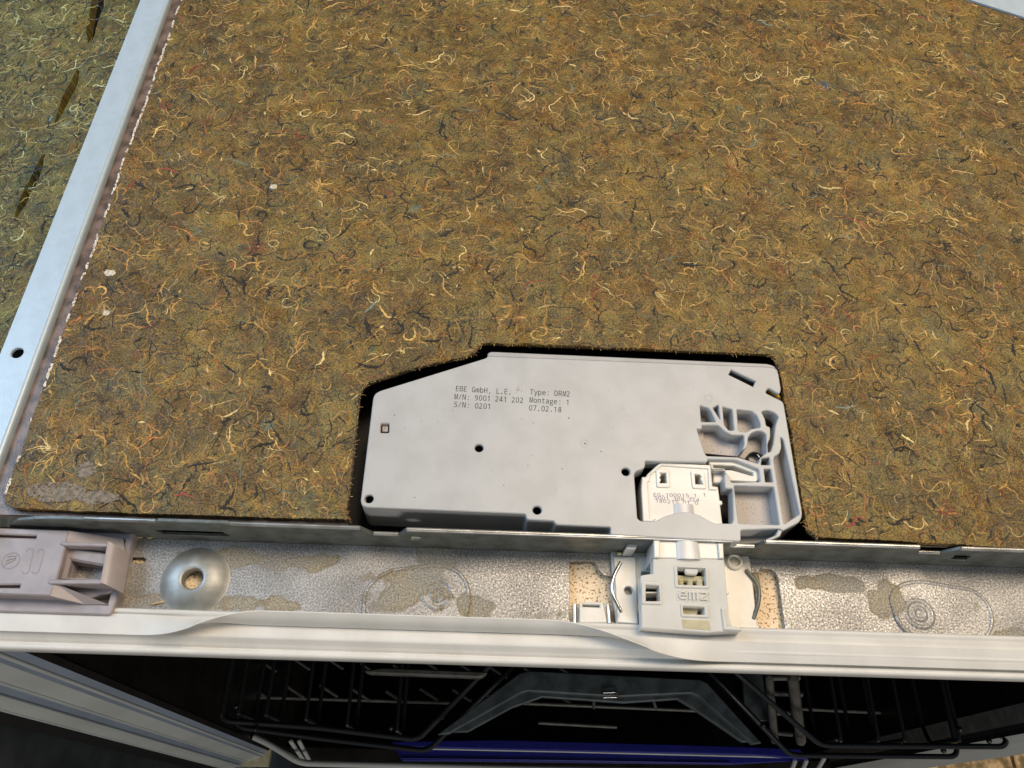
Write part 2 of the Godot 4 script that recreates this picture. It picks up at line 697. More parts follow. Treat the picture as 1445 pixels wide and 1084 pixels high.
# print lying on a surface
func lettering(called: String, words: String, a: Vector3, b: Vector3, height: float, m: Material, parent: Node, thick := 0.06, tip := 0.0) -> void:
	var t := TextMesh.new()
	var f := SystemFont.new()
	f.font_names = PackedStringArray(["Droid Sans Mono"])
	t.font = f
	t.font_size = 32
	t.pixel_size = 0.001
	t.depth = thick * 0.001
	t.curve_step = 2.0
	t.horizontal_alignment = HORIZONTAL_ALIGNMENT_LEFT
	t.vertical_alignment = VERTICAL_ALIGNMENT_CENTER
	t.text = "H"
	var cap := t.get_aabb()
	t.text = words
	var all := t.get_aabb()
	var grow := height * 0.001 / cap.size.y
	var wide := a.distance_to(b) * 0.001 / all.size.x
	var o := MeshInstance3D.new()
	o.name = called
	o.mesh = t
	o.material_override = m
	var turned := Basis.from_euler(Vector3(-PI / 2 + tip, -atan2(b.z - a.z, b.x - a.x), 0))
	# the foot of the capitals goes on the line from a to b
	var foot := turned * Vector3(-all.position.x * wide, -cap.position.y * grow, 0)
	o.transform = Transform3D(turned * Basis.from_scale(Vector3(wide, grow, 1)), (a - origin) * 0.001 + foot)
	parent.add_child(o, true)


# ------------------------------------------------------------------ the place below and beside
func build_room() -> void:
	origin = Vector3.ZERO
	var s := Shape.new()
	s.box(Vector3(-1200, -900, -900), Vector3(1600, -858, 1200))
	var fl := part("floor", s, M.grout, self)
	fl.set_meta("kind", "structure")
	for i in 4:
		for j in 4:
			var t := Shape.new()
			var x := 310.0 + i * 205.0 - 67.0
			var z := -500.0 + j * 205.0
			t.box(Vector3(x, -858, z), Vector3(x + 200, -850, z + 200), 1.5)
			part("tile", t, M.tile, fl)
	s = Shape.new()
	s.box(Vector3(-330, -857, 58), Vector3(-303, -58, 420), 1.0)
	lone("cabinet_panel", s, M.cabinet, "dark slate cabinet side panel beside the pale door column", "cabinet panel", Vector3(-316, -857, 240))


# extruded strip along y
func column_strip(pts: Array, low: float, top: float) -> Shape:
	var s := Shape.new()
	for i in pts.size() - 1:
		var a: Vector2 = pts[i]
		var b: Vector2 = pts[i + 1]
		var e := b - a
		var hint := Vector3(-e.y, 0, e.x)
		if hint.z < 0:
			hint = -hint
		s.quad(Vector3(a.x, low, a.y), Vector3(b.x, low, b.y), Vector3(b.x, top, b.y), Vector3(a.x, top, a.y), hint)
		# a back face gives the strip thickness
		var back := Vector3(-hint.x, 0, -hint.z).normalized() * 1.2
		s.quad(Vector3(a.x, low, a.y) + back, Vector3(b.x, low, b.y) + back, Vector3(b.x, top, b.y) + back, Vector3(a.x, top, a.y) + back, -hint)
		if i == 0:
			s.quad(Vector3(a.x, low, a.y), Vector3(a.x, top, a.y), Vector3(a.x, top, a.y) + back, Vector3(a.x, low, a.y) + back, Vector3(-e.x, 0, -e.y))
		if i == pts.size() - 2:
			s.quad(Vector3(b.x, low, b.y), Vector3(b.x, top, b.y), Vector3(b.x, top, b.y) + back, Vector3(b.x, low, b.y) + back, Vector3(e.x, 0, e.y))
		s.quad(Vector3(a.x, low, a.y), Vector3(b.x, low, b.y), Vector3(b.x, low, b.y) + back, Vector3(a.x, low, a.y) + back, Vector3.DOWN)
		s.quad(Vector3(a.x, top, a.y), Vector3(b.x, top, b.y), Vector3(b.x, top, b.y) + back, Vector3(a.x, top, a.y) + back, Vector3.UP)
	return s


func build_tub() -> void:
	var o := thing("dishwasher_tub", "steel tub of the dishwasher with interior shade painted in, open below the white gasket", "dishwasher tub", Vector3(0, -840, 0))
	var walls := [["side_wall", Vector3(-264, -840, -480), Vector3(-261, -32, 34)], ["side_wall", Vector3(288, -840, -480), Vector3(291, -32, 18)], ["rear_wall", Vector3(-261, -840, -483), Vector3(288, -32, -480)], ["tub_ceiling", Vector3(-261, -44, -480), Vector3(288, -40, 30)], ["tub_floor", Vector3(-261, -840, -480), Vector3(288, -836, 30)]]
	for q in walls:
		var s := Shape.new()
		s.box(q[1], q[2])
		part(q[0], s, M.tub, o)
	# the door, let down in front
	var door := thing("open_door", "shade-painted inner face of the lowered dishwasher door under the racks", "dishwasher door", Vector3(0, -575, 300))
	var panel := Shape.new()
	panel.box(Vector3(-288, -600, 24), Vector3(290, -575, 640), 4.0)
	part("inner_panel", panel, M.tub, door)
	# the two front columns, each a stack of upright bands
	var c := thing("door_column", "pale ribbed steel column beside the dark cabinet panel", "frame column", Vector3(-280, -515, 45))
	part("inner_lip", column_strip([Vector2(-260.5, 34.2), Vector2(-262.5, 37.0)], -513, -24), M.well, c)
	part("inner_band", column_strip([Vector2(-262.6, 36.2), Vector2(-266.5, 40.6), Vector2(-267.6, 42.6)], -515, -24), M.column_blue_reflection, c)
	part("groove", column_strip([Vector2(-267.2, 41.6), Vector2(-268.6, 42.2)], -514, -24), M.gap, c)
	part("beige_band", column_strip([Vector2(-267.8, 40.6), Vector2(-269.0, 42.4), Vector2(-279.6, 46.2)], -515, -24), M.column, c)
	part("channel", column_strip([Vector2(-279.8, 46.2), Vector2(-281.4, 44.6), Vector2(-284.5, 46.6), Vector2(-286.3, 50.0)], -515, -24), M.column_blue_reflection, c)
	part("outer_band", column_strip([Vector2(-286.5, 50.4), Vector2(-290.0, 51.2), Vector2(-295.4, 53.8)], -515, -24), M.column, c)
	part("dark_joint", column_strip([Vector2(-295.6, 52.8), Vector2(-300.0, 55.0), Vector2(-304.0, 59.0)], -856, -24), M.gap, c)
	for q in [[Vector2(-266.4, 40.0), 1.1], [Vector2(-280.0, 46.4), 0.9], [Vector2(-286.4, 50.0), 1.0], [Vector2(-295.2, 53.6), 0.7]]:
		var b := Shape.new()
		b.tube([Vector3(q[0].x, -514, q[0].y), Vector3(q[0].x, -25, q[0].y)], q[1], 10)
		part("bead", b, M.column, c)
	var e := Shape.new()
	e.box(Vector3(-296, -521, 30), Vector3(-261, -515.2, 50), 0.6)
	part("end_cap", e, M.cream, c)
	var d := thing("door_column", "ribbed grey steel column next to the tan floor tiles", "frame column", Vector3(294, -840, 36))
	part("inner_band", column_strip([Vector2(287.4, 17.0), Vector2(288, 19.5), Vector2(290, 28)], -840, -24), M.steel, d)
	part("channel", column_strip([Vector2(290, 28.1), Vector2(291, 31), Vector2(291.4, 34)], -840, -24), M.gap, d)
	part("outer_band", column_strip([Vector2(291.5, 34.1), Vector2(295, 38.4), Vector2(301, 44.6)], -840, -24), M.column, d)


# ------------------------------------------------------------------ galvanised crosspiece at the front
func build_crosspiece() -> void:
	var o := thing("front_crosspiece", "galvanised steel crosspiece with stains, domed hole and cut-outs behind the white gasket", "steel crosspiece", Vector3(0, -21, 12))
	var left_hole := rounded([-34.7, 0.5,  -24.4, 0.1,  -23, 3.4,  -21.3, 5.7,  -16.7, 6.7,  -17.4, 24.8,  -35.1, 25.4], 1.0, 3)
	var right_hole := rounded([44, 2,  46, 0.8,  49.8, 0.9,  52.1, 3.6,  51.9, 25.5,  49.5, 27.5,  44.6, 27.9,  42.5, 24.7,  39.2, 23.4,  43.6, 14.4,  44.4, 8], 1.6, 3)
	var notch := [-213.3, 4.8,  -209.1, 4.6,  -207.5, 5.5,  -207.6, 7.2,  -212.7, 7.4]
	var dome := Vector3(-185.9, -17, 13.7)
	var s := Shape.new()
	s.plate([-262, -3.2, 272, -3.2, 272, 29, -262, 29], [left_hole, right_hole, notch, ring(dome.x, dome.z, 12.4, 12.4, 28)], -20, -21, 0.15)
	part("floor_plate", s, M.zinc, o)
	s = Shape.new()
	s.lathe(Vector3(dome.x, -20, dome.z), [[3.9, -0.4], [4.0, 3.1], [4.4, 3.8], [5.6, 3.9], [8.0, 3.4], [10.2, 2.4], [12.0, 1.1], [13.2, 0.25], [13.8, 0.02]], 40)
	part("dome", s, M.dome, o)
	# upright flange with its folded lip
	s = Shape.new()
	s.xf = Transform3D(Basis(Vector3(1, 0, 0), Vector3(0, 0, 1), Vector3(0, -1, 0)), Vector3(0, 0, -4.6))
	var lip := [-262, 20.4, -262, 14, -259, 8, -254, 4, -246, 1.2, -238, 0.2, -226, 0]
	lip.append_array([-199, 0, -197.5, -1.2, -171, -1.2, -169.5, 0])
	lip.append_array([-119, 0, -115, 6, -104.5, 6, -101.5, 0])
	lip.append_array([28, 0, 29, 6, 39, 6, 41, 0, 104, 0, 105.5, 6, 115, 6, 120, 0, 272, 0, 272, 20.4])
	var slots := []
	slots.append([-203, 9, -175.5, 9, -173.5, 15, -201, 15])
	slots.append(rounded([-100.5, 7, -95.6, 7, -95.6, 10.2, -100.5, 10.2], 1.2))
	slots.append([122, 7, 128.5, 7, 129.5, 13, 123, 13])
	s.plate(lip, slots, 1.4, 0.0, 0.35)
	part("rear_flange", s, M.flange, o)
	# the bright folded edge of the lip
	for run in [[-226, -199], [-169.5, -119.5], [-101, 28], [41.5, 103.5], [120.5, 272]]:
		s = Shape.new()
		s.tube([Vector3(run[0], 0.1, -3.9), Vector3(run[1], 0.1, -3.9)], 0.95, 10)
		part("folded_edge", s, M.steel, o)
	for run in [[-114.6, -104.9], [29.4, 38.6], [106, 114.6]]:
		s = Shape.new()
		s.tube([Vector3(run[0], -6.0, -3.9), Vector3(run[1], -6.0, -3.9)], 0.9, 10)
		part("folded_edge", s, M.steel, o)
	# pressed pads
	s = Shape.new()
	var pad := rounded([-117.1, 25.7,  -117.8, 15,  -109.7, 7.2,  -86.8, 4,  -79, 7.6,  -75.5, 15.3,  -77.1, 27.2,  -81.3, 29,  -114.9, 28.4], 5.0)
	s.plate(pad, [], -19.3, -20.0, 0.7)
	part("pressed_pad", s, M.zinc, o)
	ridge(pad, -19.85, 1.0, o)
	s = Shape.new()
	pad = rounded([97.7, 10.9,  103, 6.1,  110.6, 4.3,  133.2, 7.4,  137.9, 12,  138.3, 20,  132.2, 28.4,  106.7, 28.6,  98.7, 23], 5.0)
	s.plate(pad, [], -19.3, -20.0, 0.7)
	part("pressed_pad", s, M.zinc, o)
	ridge(pad, -19.85, 1.0, o)
	for q in [[Vector3(-88.2, -19, 16), 5.6], [Vector3(-88.2, -19, 16), 2.6], [Vector3(108.1, -19, 17.8), 5.4], [Vector3(108.1, -19, 17.8), 2.4]]:
		s = Shape.new()
		var c: Vector3 = q[0]
		s.lathe(Vector3(c.x, -19.3, c.z), [[q[1] - 1.3, -0.02], [q[1] - 0.8, 0.14], [q[1] - 0.3, 0.32], [q[1], 0.38], [q[1] + 0.3, 0.32], [q[1] + 0.8, 0.14], [q[1] + 1.3, -0.02]], 36)
		part("pressed_ring", s, M.zinc, o)
	s = Shape.new()
	s.box(Vector3(-262, -24.5, -3), Vector3(272, -23, 29))
	part("inner_plate", s, M.gritty, o)
	# rolled spring edge beside the right opening
	s = Shape.new()
	s.tube(bent([Vector3(38, -17, 2.8), Vector3(42.5, -17, 8.9), Vector3(41.6, -17, 15.8), Vector3(38.7, -18, 22.4)], 5.0), 0.9, 8)
	part("spring_edge", s, M.flange, o)


# rounded edge pressed round a pad
func ridge(outline: Array, y: float, r: float, o: Node) -> void:
	var p := Shape.points(outline)
	var path := []
	for k in p.size() + 1:
		path.append(Vector3(p[k % p.size()].x, y, p[k % p.size()].y))
	var s := Shape.new()
	s.tube(path, r, 8, false)
	part("pressed_edge", s, M.zinc, o)


func build_rails() -> void:
	for side in [-1, 1]:
		var label := "pale silver painted side rail with a round hole, between the two felt mats" if side < 0 else "pale silver painted side rail at the far corner of the felt mat"
		var o := thing("side_rail", label, "frame rail", Vector3(-274.5 if side < 0 else 292.0, -12, -215))
		var s := Shape.new()
		var x0 := -282.4 if side < 0 else 285.0
		var x1 := -268.4 if side < 0 else 299.0
		s.plate([x0, -470, x1, -470, x1, 12, x0, 12], [ring(-276.0, -77.5, 2.6, 2.6, 24)] if side < 0 else [], 0.0, -1.4, 0.25)
		part("top_face", s, M.paint, o)
		var rows := []
		for k in 7:
			var a := PI / 2 * k / 6
			var e := x1 + sin(a) * 1.5 if side < 0 else x0 - sin(a) * 1.5
			rows.append([Vector3(e, -1.5 + cos(a) * 1.5, -470), Vector3(e, -1.5 + cos(a) * 1.5, 12)])
		var e2 := x1 + 1.5 if side < 0 else x0 - 1.5
		rows.append([Vector3(e2, -6.0, -470), Vector3(e2, -6.0, 12)])
		s = Shape.new()
		s.sheet(rows, side > 0)
		part("rolled_edge", s, M.paint, o)
		s = Shape.new()
		var xo := x0 if side < 0 else x1
		s.box(Vector3(xo - 0.7, -14, -470), Vector3(xo + 0.7, -0.3, 12))
		part("outer_flange", s, M.paint, o)
		s = Shape.new()
		s.box(Vector3(x0 + 0.8, -14, -470), Vector3(x1, -13, 12))
		part("lower_face", s, M.gap, o)
		if side > 0:
			s = Shape.new()
			s.plate([214, -361, 250, -343.4, 284.6, -330, 284.6, -470, 214, -470], [], 0.8, -0.8, 0.3)
			part("corner_gusset", s, M.paint, o)


# ------------------------------------------------------------------ felt
func cutout() -> Array:
	var a := [-124.8, -7.2,  -125.7, -9.6,  -125.8, -29.4,  -126.7, -62,  -126, -66.7,  -123.6, -69.2,  -102.5, -78.6,  -82, -85.1,  -78.2, -87.8,  -77, -90.5,  -75, -92.3,  -49.5, -92.6,  -4.6, -92.6,  55.5, -92.6]
	a.append_array([57.8, -91.2,  58.7, -87.9,  59.3, -49.8,  59.2, -13.3,  59.9, -9.1,  63, -6.6])
	return a


func felt_height(x: float, z: float) -> float:
	return lumps.get_noise_2d(x, z) * 1.3 + fine.get_noise_2d(x, z) * 0.45


func frayed(p: PackedVector2Array, step: float, amount: float, seed_: int) -> PackedVector2Array:
	var r := RandomNumberGenerator.new()
	r.seed = seed_
	var out := PackedVector2Array()
	for i in p.size():
		var a := p[i]
		var b := p[(i + 1) % p.size()]
		var n := maxi(1, int(a.distance_to(b) / step))
		for k in n:
			out.append(a.lerp(b, float(k) / n) + Vector2(r.randf() - 0.5, r.randf() - 0.5) * amount)
	return out


# a woolly sheet: a grid that follows the lumps, cut exactly along its outline and holes
func felt_sheet(outer: PackedVector2Array, holes: Array, step: float, thick: float) -> Shape:
	var s := Shape.new()
	var lo := Vector2(INF, INF)
	var hi := -lo
	for q in outer:
		lo = lo.min(q)
		hi = hi.max(q)
	var nx := int(ceil((hi.x - lo.x) / step))
	var nz := int(ceil((hi.y - lo.y) / step))
	var all: Array = [outer]
	all.append_array(holes)
	# cells that an outline passes through
	var cut := {}
	for ring_ in all:
		for i in ring_.size():
			var a: Vector2 = ring_[i]
			var b: Vector2 = ring_[(i + 1) % ring_.size()]
			var n := int(a.distance_to(b) / (step * 0.25)) + 1
			for k in n + 1:
				var q := (a.lerp(b, float(k) / n) - lo) / step
				cut[Vector2i(int(floor(q.x)), int(floor(q.y)))] = true
	var ids := {}
	for j in nz + 1:
		for i in nx + 1:
			var cell := Vector2i(i, j)
			var p := lo + Vector2(i, j) * step
			if cut.has(cell):
				var sq := PackedVector2Array([p, p + Vector2(step, 0), p + Vector2(step, step), p + Vector2(0, step)])
				for piece in Geometry2D.intersect_polygons(sq, outer):
					var left := [piece]
					for h in holes:
						var next := []
						for l in left:
							next.append_array(Geometry2D.clip_polygons(l, h))
						left = next
					for l in left:
						var t := Geometry2D.triangulate_polygon(l)
						for k in t.size() / 3:
							var c := []
							for m in 3:
								c.append(l[t[k * 3 + m]])
							s.tri(at_felt(c[0]), at_felt(c[1]), at_felt(c[2]), Vector3.UP)
				continue
			var mid := p + Vector2(step, step) * 0.5
			if not Geometry2D.is_point_in_polygon(mid, outer) and not Geometry2D.is_point_in_polygon(mid + Vector2(0.31, 0.17), outer):
				continue
			var inside := true
			for h in holes:
				inside = inside and not Geometry2D.is_point_in_polygon(mid, h)
			if not inside:
				continue
			var q := []
			for d in [Vector2i(0, 0), Vector2i(1, 0), Vector2i(1, 1), Vector2i(0, 1)]:
				var key: Vector2i = cell + d
				if not ids.has(key):
					var g := lo + Vector2(key) * step
					var e := 0.5
					var nn := Vector3(felt_height(g.x - e, g.y) - felt_height(g.x + e, g.y), 2.0 * e, felt_height(g.x, g.y - e) - felt_height(g.x, g.y + e))
					ids[key] = s.vert(at_felt(g), nn)
				q.append(ids[key])
			s.idx.append_array(PackedInt32Array([q[0], q[1], q[2], q[0], q[2], q[3]]))
	for ring_ in all:
		var turned: bool = (Shape.area(ring_) > 0.0) == (ring_ == outer)
		for i in ring_.size():
			var a: Vector2 = ring_[i]
			var b: Vector2 = ring_[(i + 1) % ring_.size()]
			var e := (b - a) * (1.0 if turned else -1.0)
			var pa := at_felt(a)
			var pb := at_felt(b)
			s.quad(pa, pb, Vector3(b.x, -thick, b.y), Vector3(a.x, -thick, a.y), Vector3(e.y, 0, -e.x))
	return s


func at_felt(q: Vector2) -> Vector3:
	return Vector3(q.x, felt_height(q.x, q.y), q.y)


func fibre_colour(r: RandomNumberGenerator, green: float) -> Color:
	var p := r.randf()
	var k := 0.75 + r.randf() * 0.8
	var c := Color(0.35, 0.205, 0.060)
	if p < 0.34:
		c = Color(0.36, 0.215, 0.062)
	elif p < 0.46:
		c = Color(0.48, 0.31, 0.10)
	elif p < 0.52:
		c = Color(0.60, 0.46, 0.20)
	elif p < 0.80:
		c = Color(0.022, 0.021, 0.017)
	elif p < 0.925:
		c = Color(0.105, 0.075, 0.034)
	elif p < 0.942:
		c = Color(0.27, 0.055, 0.04)
	elif p < 0.956:
		c = Color(0.14, 0.19, 0.16)
	else:
		c = Color(0.38, 0.165, 0.05)
	c = Color(c.r * k, c.g * k, c.b * k)
	if green > 0.0:  # cool daylight cast painted into the side mat fibres
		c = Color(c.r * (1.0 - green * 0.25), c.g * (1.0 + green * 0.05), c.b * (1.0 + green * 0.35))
	return c


# loose and half-buried threads on the felt, laid as bent, flattened hairs
func fibres(s: Shape, count: int, outer: PackedVector2Array, lo: Vector2, hi: Vector2, seed_: int, green := 0.0, gaps := []) -> void:
	var r := RandomNumberGenerator.new()
	r.seed = seed_
	for k in count:
		var p := Vector2(lerpf(lo.x, hi.x, r.randf()), lerpf(lo.y, hi.y, r.randf()))
		if not Geometry2D.is_point_in_polygon(p, outer):
			continue
		var clear := true
		for g in gaps:
			clear = clear and not Geometry2D.is_point_in_polygon(p, g)
		if not clear:
			continue
		var strands := 1
		var roll := r.randf()
		if roll < 0.06:
			strands = 3 + r.randi() % 7
		var c := fibre_colour(r, green)
		var a0 := r.randf() * TAU
		for q in strands:
			var tint := c
			if strands > 1:
				var m := 0.8 + r.randf() * 0.4
				tint = Color(c.r * m, c.g * m, c.b * m)
			var length := 2.2 + pow(r.randf(), 2.3) * 19.0
			var wide := (0.15 + pow(r.randf(), 2.4) * 0.60 * minf(1.0, 13.0 / length)) * (1.35 if c.g < 0.03 else 1.0)
			if strands > 1:
				wide = 0.10 + r.randf() * 0.14
				length = 4.0 + r.randf() * 9.0
			hair(s, r, p + Vector2(r.randf() - 0.5, r.randf() - 0.5) * (0.0 if strands == 1 else 1.6), a0 + (r.randf() - 0.5) * (0.0 if strands == 1 else 0.7), length, wide, tint, outer)


func hair(s: Shape, r: RandomNumberGenerator, p: Vector2, a: float, length: float, wide: float, tint: Color, outer: PackedVector2Array) -> void:
	var steps := clampi(int(length / 0.7), 5, 26)
	var ds := length / steps
	var bend := (r.randf() - 0.5) * 0.75 * r.randf()
	var swing := (r.randf() - 0.5) * 0.22
	var path := PackedVector2Array()
	for i in steps + 1:
		if not Geometry2D.is_point_in_polygon(p, outer):
			break
		path.append(p)
		bend = clampf(bend + swing * r.randf() + (r.randf() - 0.5) * 0.3, -0.55, 0.55)
		if r.randf() < 0.10:
			a += (r.randf() - 0.5) * 1.8
			bend *= -0.6
		a += bend * ds * 0.85
		p += Vector2(cos(a), sin(a)) * ds
	var n := path.size()
	if n < 4:
		return
	var bow := r.randf() * 0.35
	s.col = tint
	var start := s.v.size()
	for i in n:
		var t := float(i) / (n - 1)
		var d := (path[mini(i + 1, n - 1)] - path[maxi(i - 1, 0)]).normalized()
		var side := Vector2(-d.y, d.x)
		var w := wide * (0.16 + 0.84 * pow(sin(PI * clampf(t * 0.94 + 0.03, 0.0, 1.0)), 0.8)) * (0.8 + 0.35 * sin(i * 1.9 + length))
		var y := felt_height(path[i].x, path[i].y) + sin(PI * t) * bow * wide * 1.4 + wide * 0.06
		var l := path[i] - side * w
		var rr := path[i] + side * w
		s.vert(Vector3(l.x, y - wide * 0.35, l.y), Vector3(-side.x, 0.5, -side.y))
		s.vert(Vector3(path[i].x, y + wide * 0.34, path[i].y), Vector3.UP)
		s.vert(Vector3(rr.x, y - wide * 0.35, rr.y), Vector3(side.x, 0.5, side.y))
	for i in n - 1:
		var b := start + i * 3
		s.idx.append_array(PackedInt32Array([b, b + 3, b + 4, b, b + 4, b + 1, b + 1, b + 4, b + 5, b + 1, b + 5, b + 2]))
	s.col = Color.WHITE


func build_mats() -> void:
	# the sheet under the mat and the dark well below the module
	var well := cutout()
	var flat := [-259.6, -440.0, -259.6, -12.0, -258.5, -9.0, -255, -7.2, -200, -6.6]
	flat.append_array(well)
	flat.append_array([84, -6.2, 146, -4.9, 268, -4.6, 283, -8, 283, -326, 248, -342.2, 214.6, -358.9, 150, -392, 150, -440])
	var o := thing("cover_sheet", "glossy dark brown sheet under the felt mat, bare along the silver rail", "cover sheet", Vector3(0, -32, -220))
	var s := Shape.new()
	var edge := [-266.6, -470.0, -266.6, -5.4, -124.8, -5.4]
	edge.append_array([-125.8, -9.8,  -125.8, -30.7,  -126.6, -63.6,  -125.9, -68,  -123.7, -70.2,  -102.5, -79.7,  -81.8, -86.2,  -77.6, -89.4,  -76.4, -91.7,  -74.4, -93.5,  -49.3, -93.7,  -4, -93.8,  55.9, -93.7,  58.3, -92.3,  59.2, -89,  59.8, -50.5,  59.8, -13.8,  60.5, -9.6,  63.6, -7])
	edge.append_array([62.5, -5.4, 284.4, -5.4, 284.4, -470])
	s.plate(edge, [], -3.2, -4.4, 0.1)
	part("sheet_metal", s, M.sheet, o)
	s = Shape.new()
	s.box(Vector3(-150, -34, -110), Vector3(90, -32, -5))
	part("well_floor", s, M.well, o)
	for q in [[Vector3(-150, -32, -112), Vector3(90, -4.5, -110)], [Vector3(-152, -32, -112), Vector3(-150, -4.5, -5)], [Vector3(90, -32, -112), Vector3(92, -4.5, -5)]]:
		s = Shape.new()
		s.box(q[0], q[1])
		part("well_wall", s, M.well, o)

	var outer := frayed(Shape.points(flat), 1.0, 0.32, 61)
	o = thing("felt_mat", "large brown rag felt damping mat around the grey module", "felt mat", Vector3(0, -3, -220))
	part("felt", felt_sheet(outer, [], 2.2, 2.4), M.felt, o)
	s = Shape.new()
	fibres(s, 12500, outer, Vector2(-260, -440), Vector2(284, -4), 31)
	var f := part("loose_fibres", s, M.fibre, o)
	f.set_meta("kind", "stuff")
	# pale frayed edge along the rail and the cut-out
	s = Shape.new()
	var r := RandomNumberGenerator.new()
	r.seed = 8
	for k in 2600:
		var z := -440.0 + r.randf() * 428.0
		if fine.get_noise_2d(z * 0.6, 40.0) < -0.16 + (0.25 if z > -60 else 0.0):
			continue
		s.col = Color(0.80, 0.74, 0.66) if r.randf() < 0.75 else Color(0.30, 0.2, 0.12)
		s.lump(Vector3(-259.5 + (r.randf() - 0.5) * 0.9, felt_height(-259.5, z) + r.randf() * 0.25, z), Vector3(0.14 + r.randf() * 0.24, 0.16, 0.25 + r.randf() * 0.8), 0.6, r, 3, 5)
	s.col = Color.WHITE
	f = part("frayed_edge", s, M.fibre, o)
	f.set_meta("kind", "stuff")
	s = Shape.new()
	var cut := Shape.points(well)
	for k in 1700:
		var i := r.randi() % (cut.size() - 1)
		var p := cut[i].lerp(cut[i + 1], r.randf())
		var a := r.randf() * TAU
		s.col = fibre_colour(r, 0.0)
		var y := felt_height(p.x, p.y) - r.randf() * 0.8
		var tip := Vector3(cos(a), (r.randf() - 0.7) * 0.6, sin(a)) * (0.3 + r.randf() * 1.1 + (1.6 * r.randf() if k % 7 == 0 else 0.0))
		s.tube([Vector3(p.x, y, p.y), Vector3(p.x, y, p.y) + tip * 0.6 + Vector3(0, 0.1, 0), Vector3(p.x, y, p.y) + tip], 0.09, 4, false)
	s.col = Color.WHITE
	f = part("cut_edge_hairs", s, M.fibre, o)
	f.set_meta("kind", "stuff")

	# the mat on the side of the machine, flared outwards, with punched slits
	var slits := []
	for q in [[-46.3, -360.9,  -38.4, -359.7,  -32.7, -333.8,  -30.8, -305.9,  -32.9, -302.3,  -37.5, -314.5], [-33.4, -279.5,  -31.7, -281.1,  -28.5, -265.2,  -29, -250.2,  -30.9, -235.3,  -32.6, -236.6,  -34.3, -249.7,  -34.4, -265.8], [-32.3, -211.9,  -30.7, -213.3,  -28.5, -198.2,  -28.6, -180.9,  -30.4, -165.8,  -31.9, -166.9,  -34, -180.4,  -33.7, -198.2]]:
		slits.append(frayed(Shape.points(q), 0.8, 0.12, 71))
	var side := frayed(Shape.points([-290, -430, 0, -430, 0, -20, -290, -20]), 2.5, 0.6, 65)
	o = thing("felt_side_mat", "felt mat with a cool daylight cast painted in and punched slits, flared out beyond the silver rail", "felt mat", Vector3.ZERO)
	o.position = Vector3(-284.0, -14, 0) * 0.001
	o.rotation_degrees.z = 9.0
	part("felt", felt_sheet(side, slits, 2.6, 6.0), M.cool_cast_felt, o)
	s = Shape.new()
	var pierced := side
	var kept_clear := []
	for q in slits:
		kept_clear.append(Geometry2D.offset_polygon(q, 2.5)[0])
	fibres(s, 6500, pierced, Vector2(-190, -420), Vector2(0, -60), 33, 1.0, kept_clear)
	f = part("loose_fibres", s, M.fibre, o)
	f.set_meta("kind", "stuff")
	s = Shape.new()
	s.box(Vector3(-288, -9, -428), Vector3(-2, -7, -22))
	part("backing", s, M.gap, o)


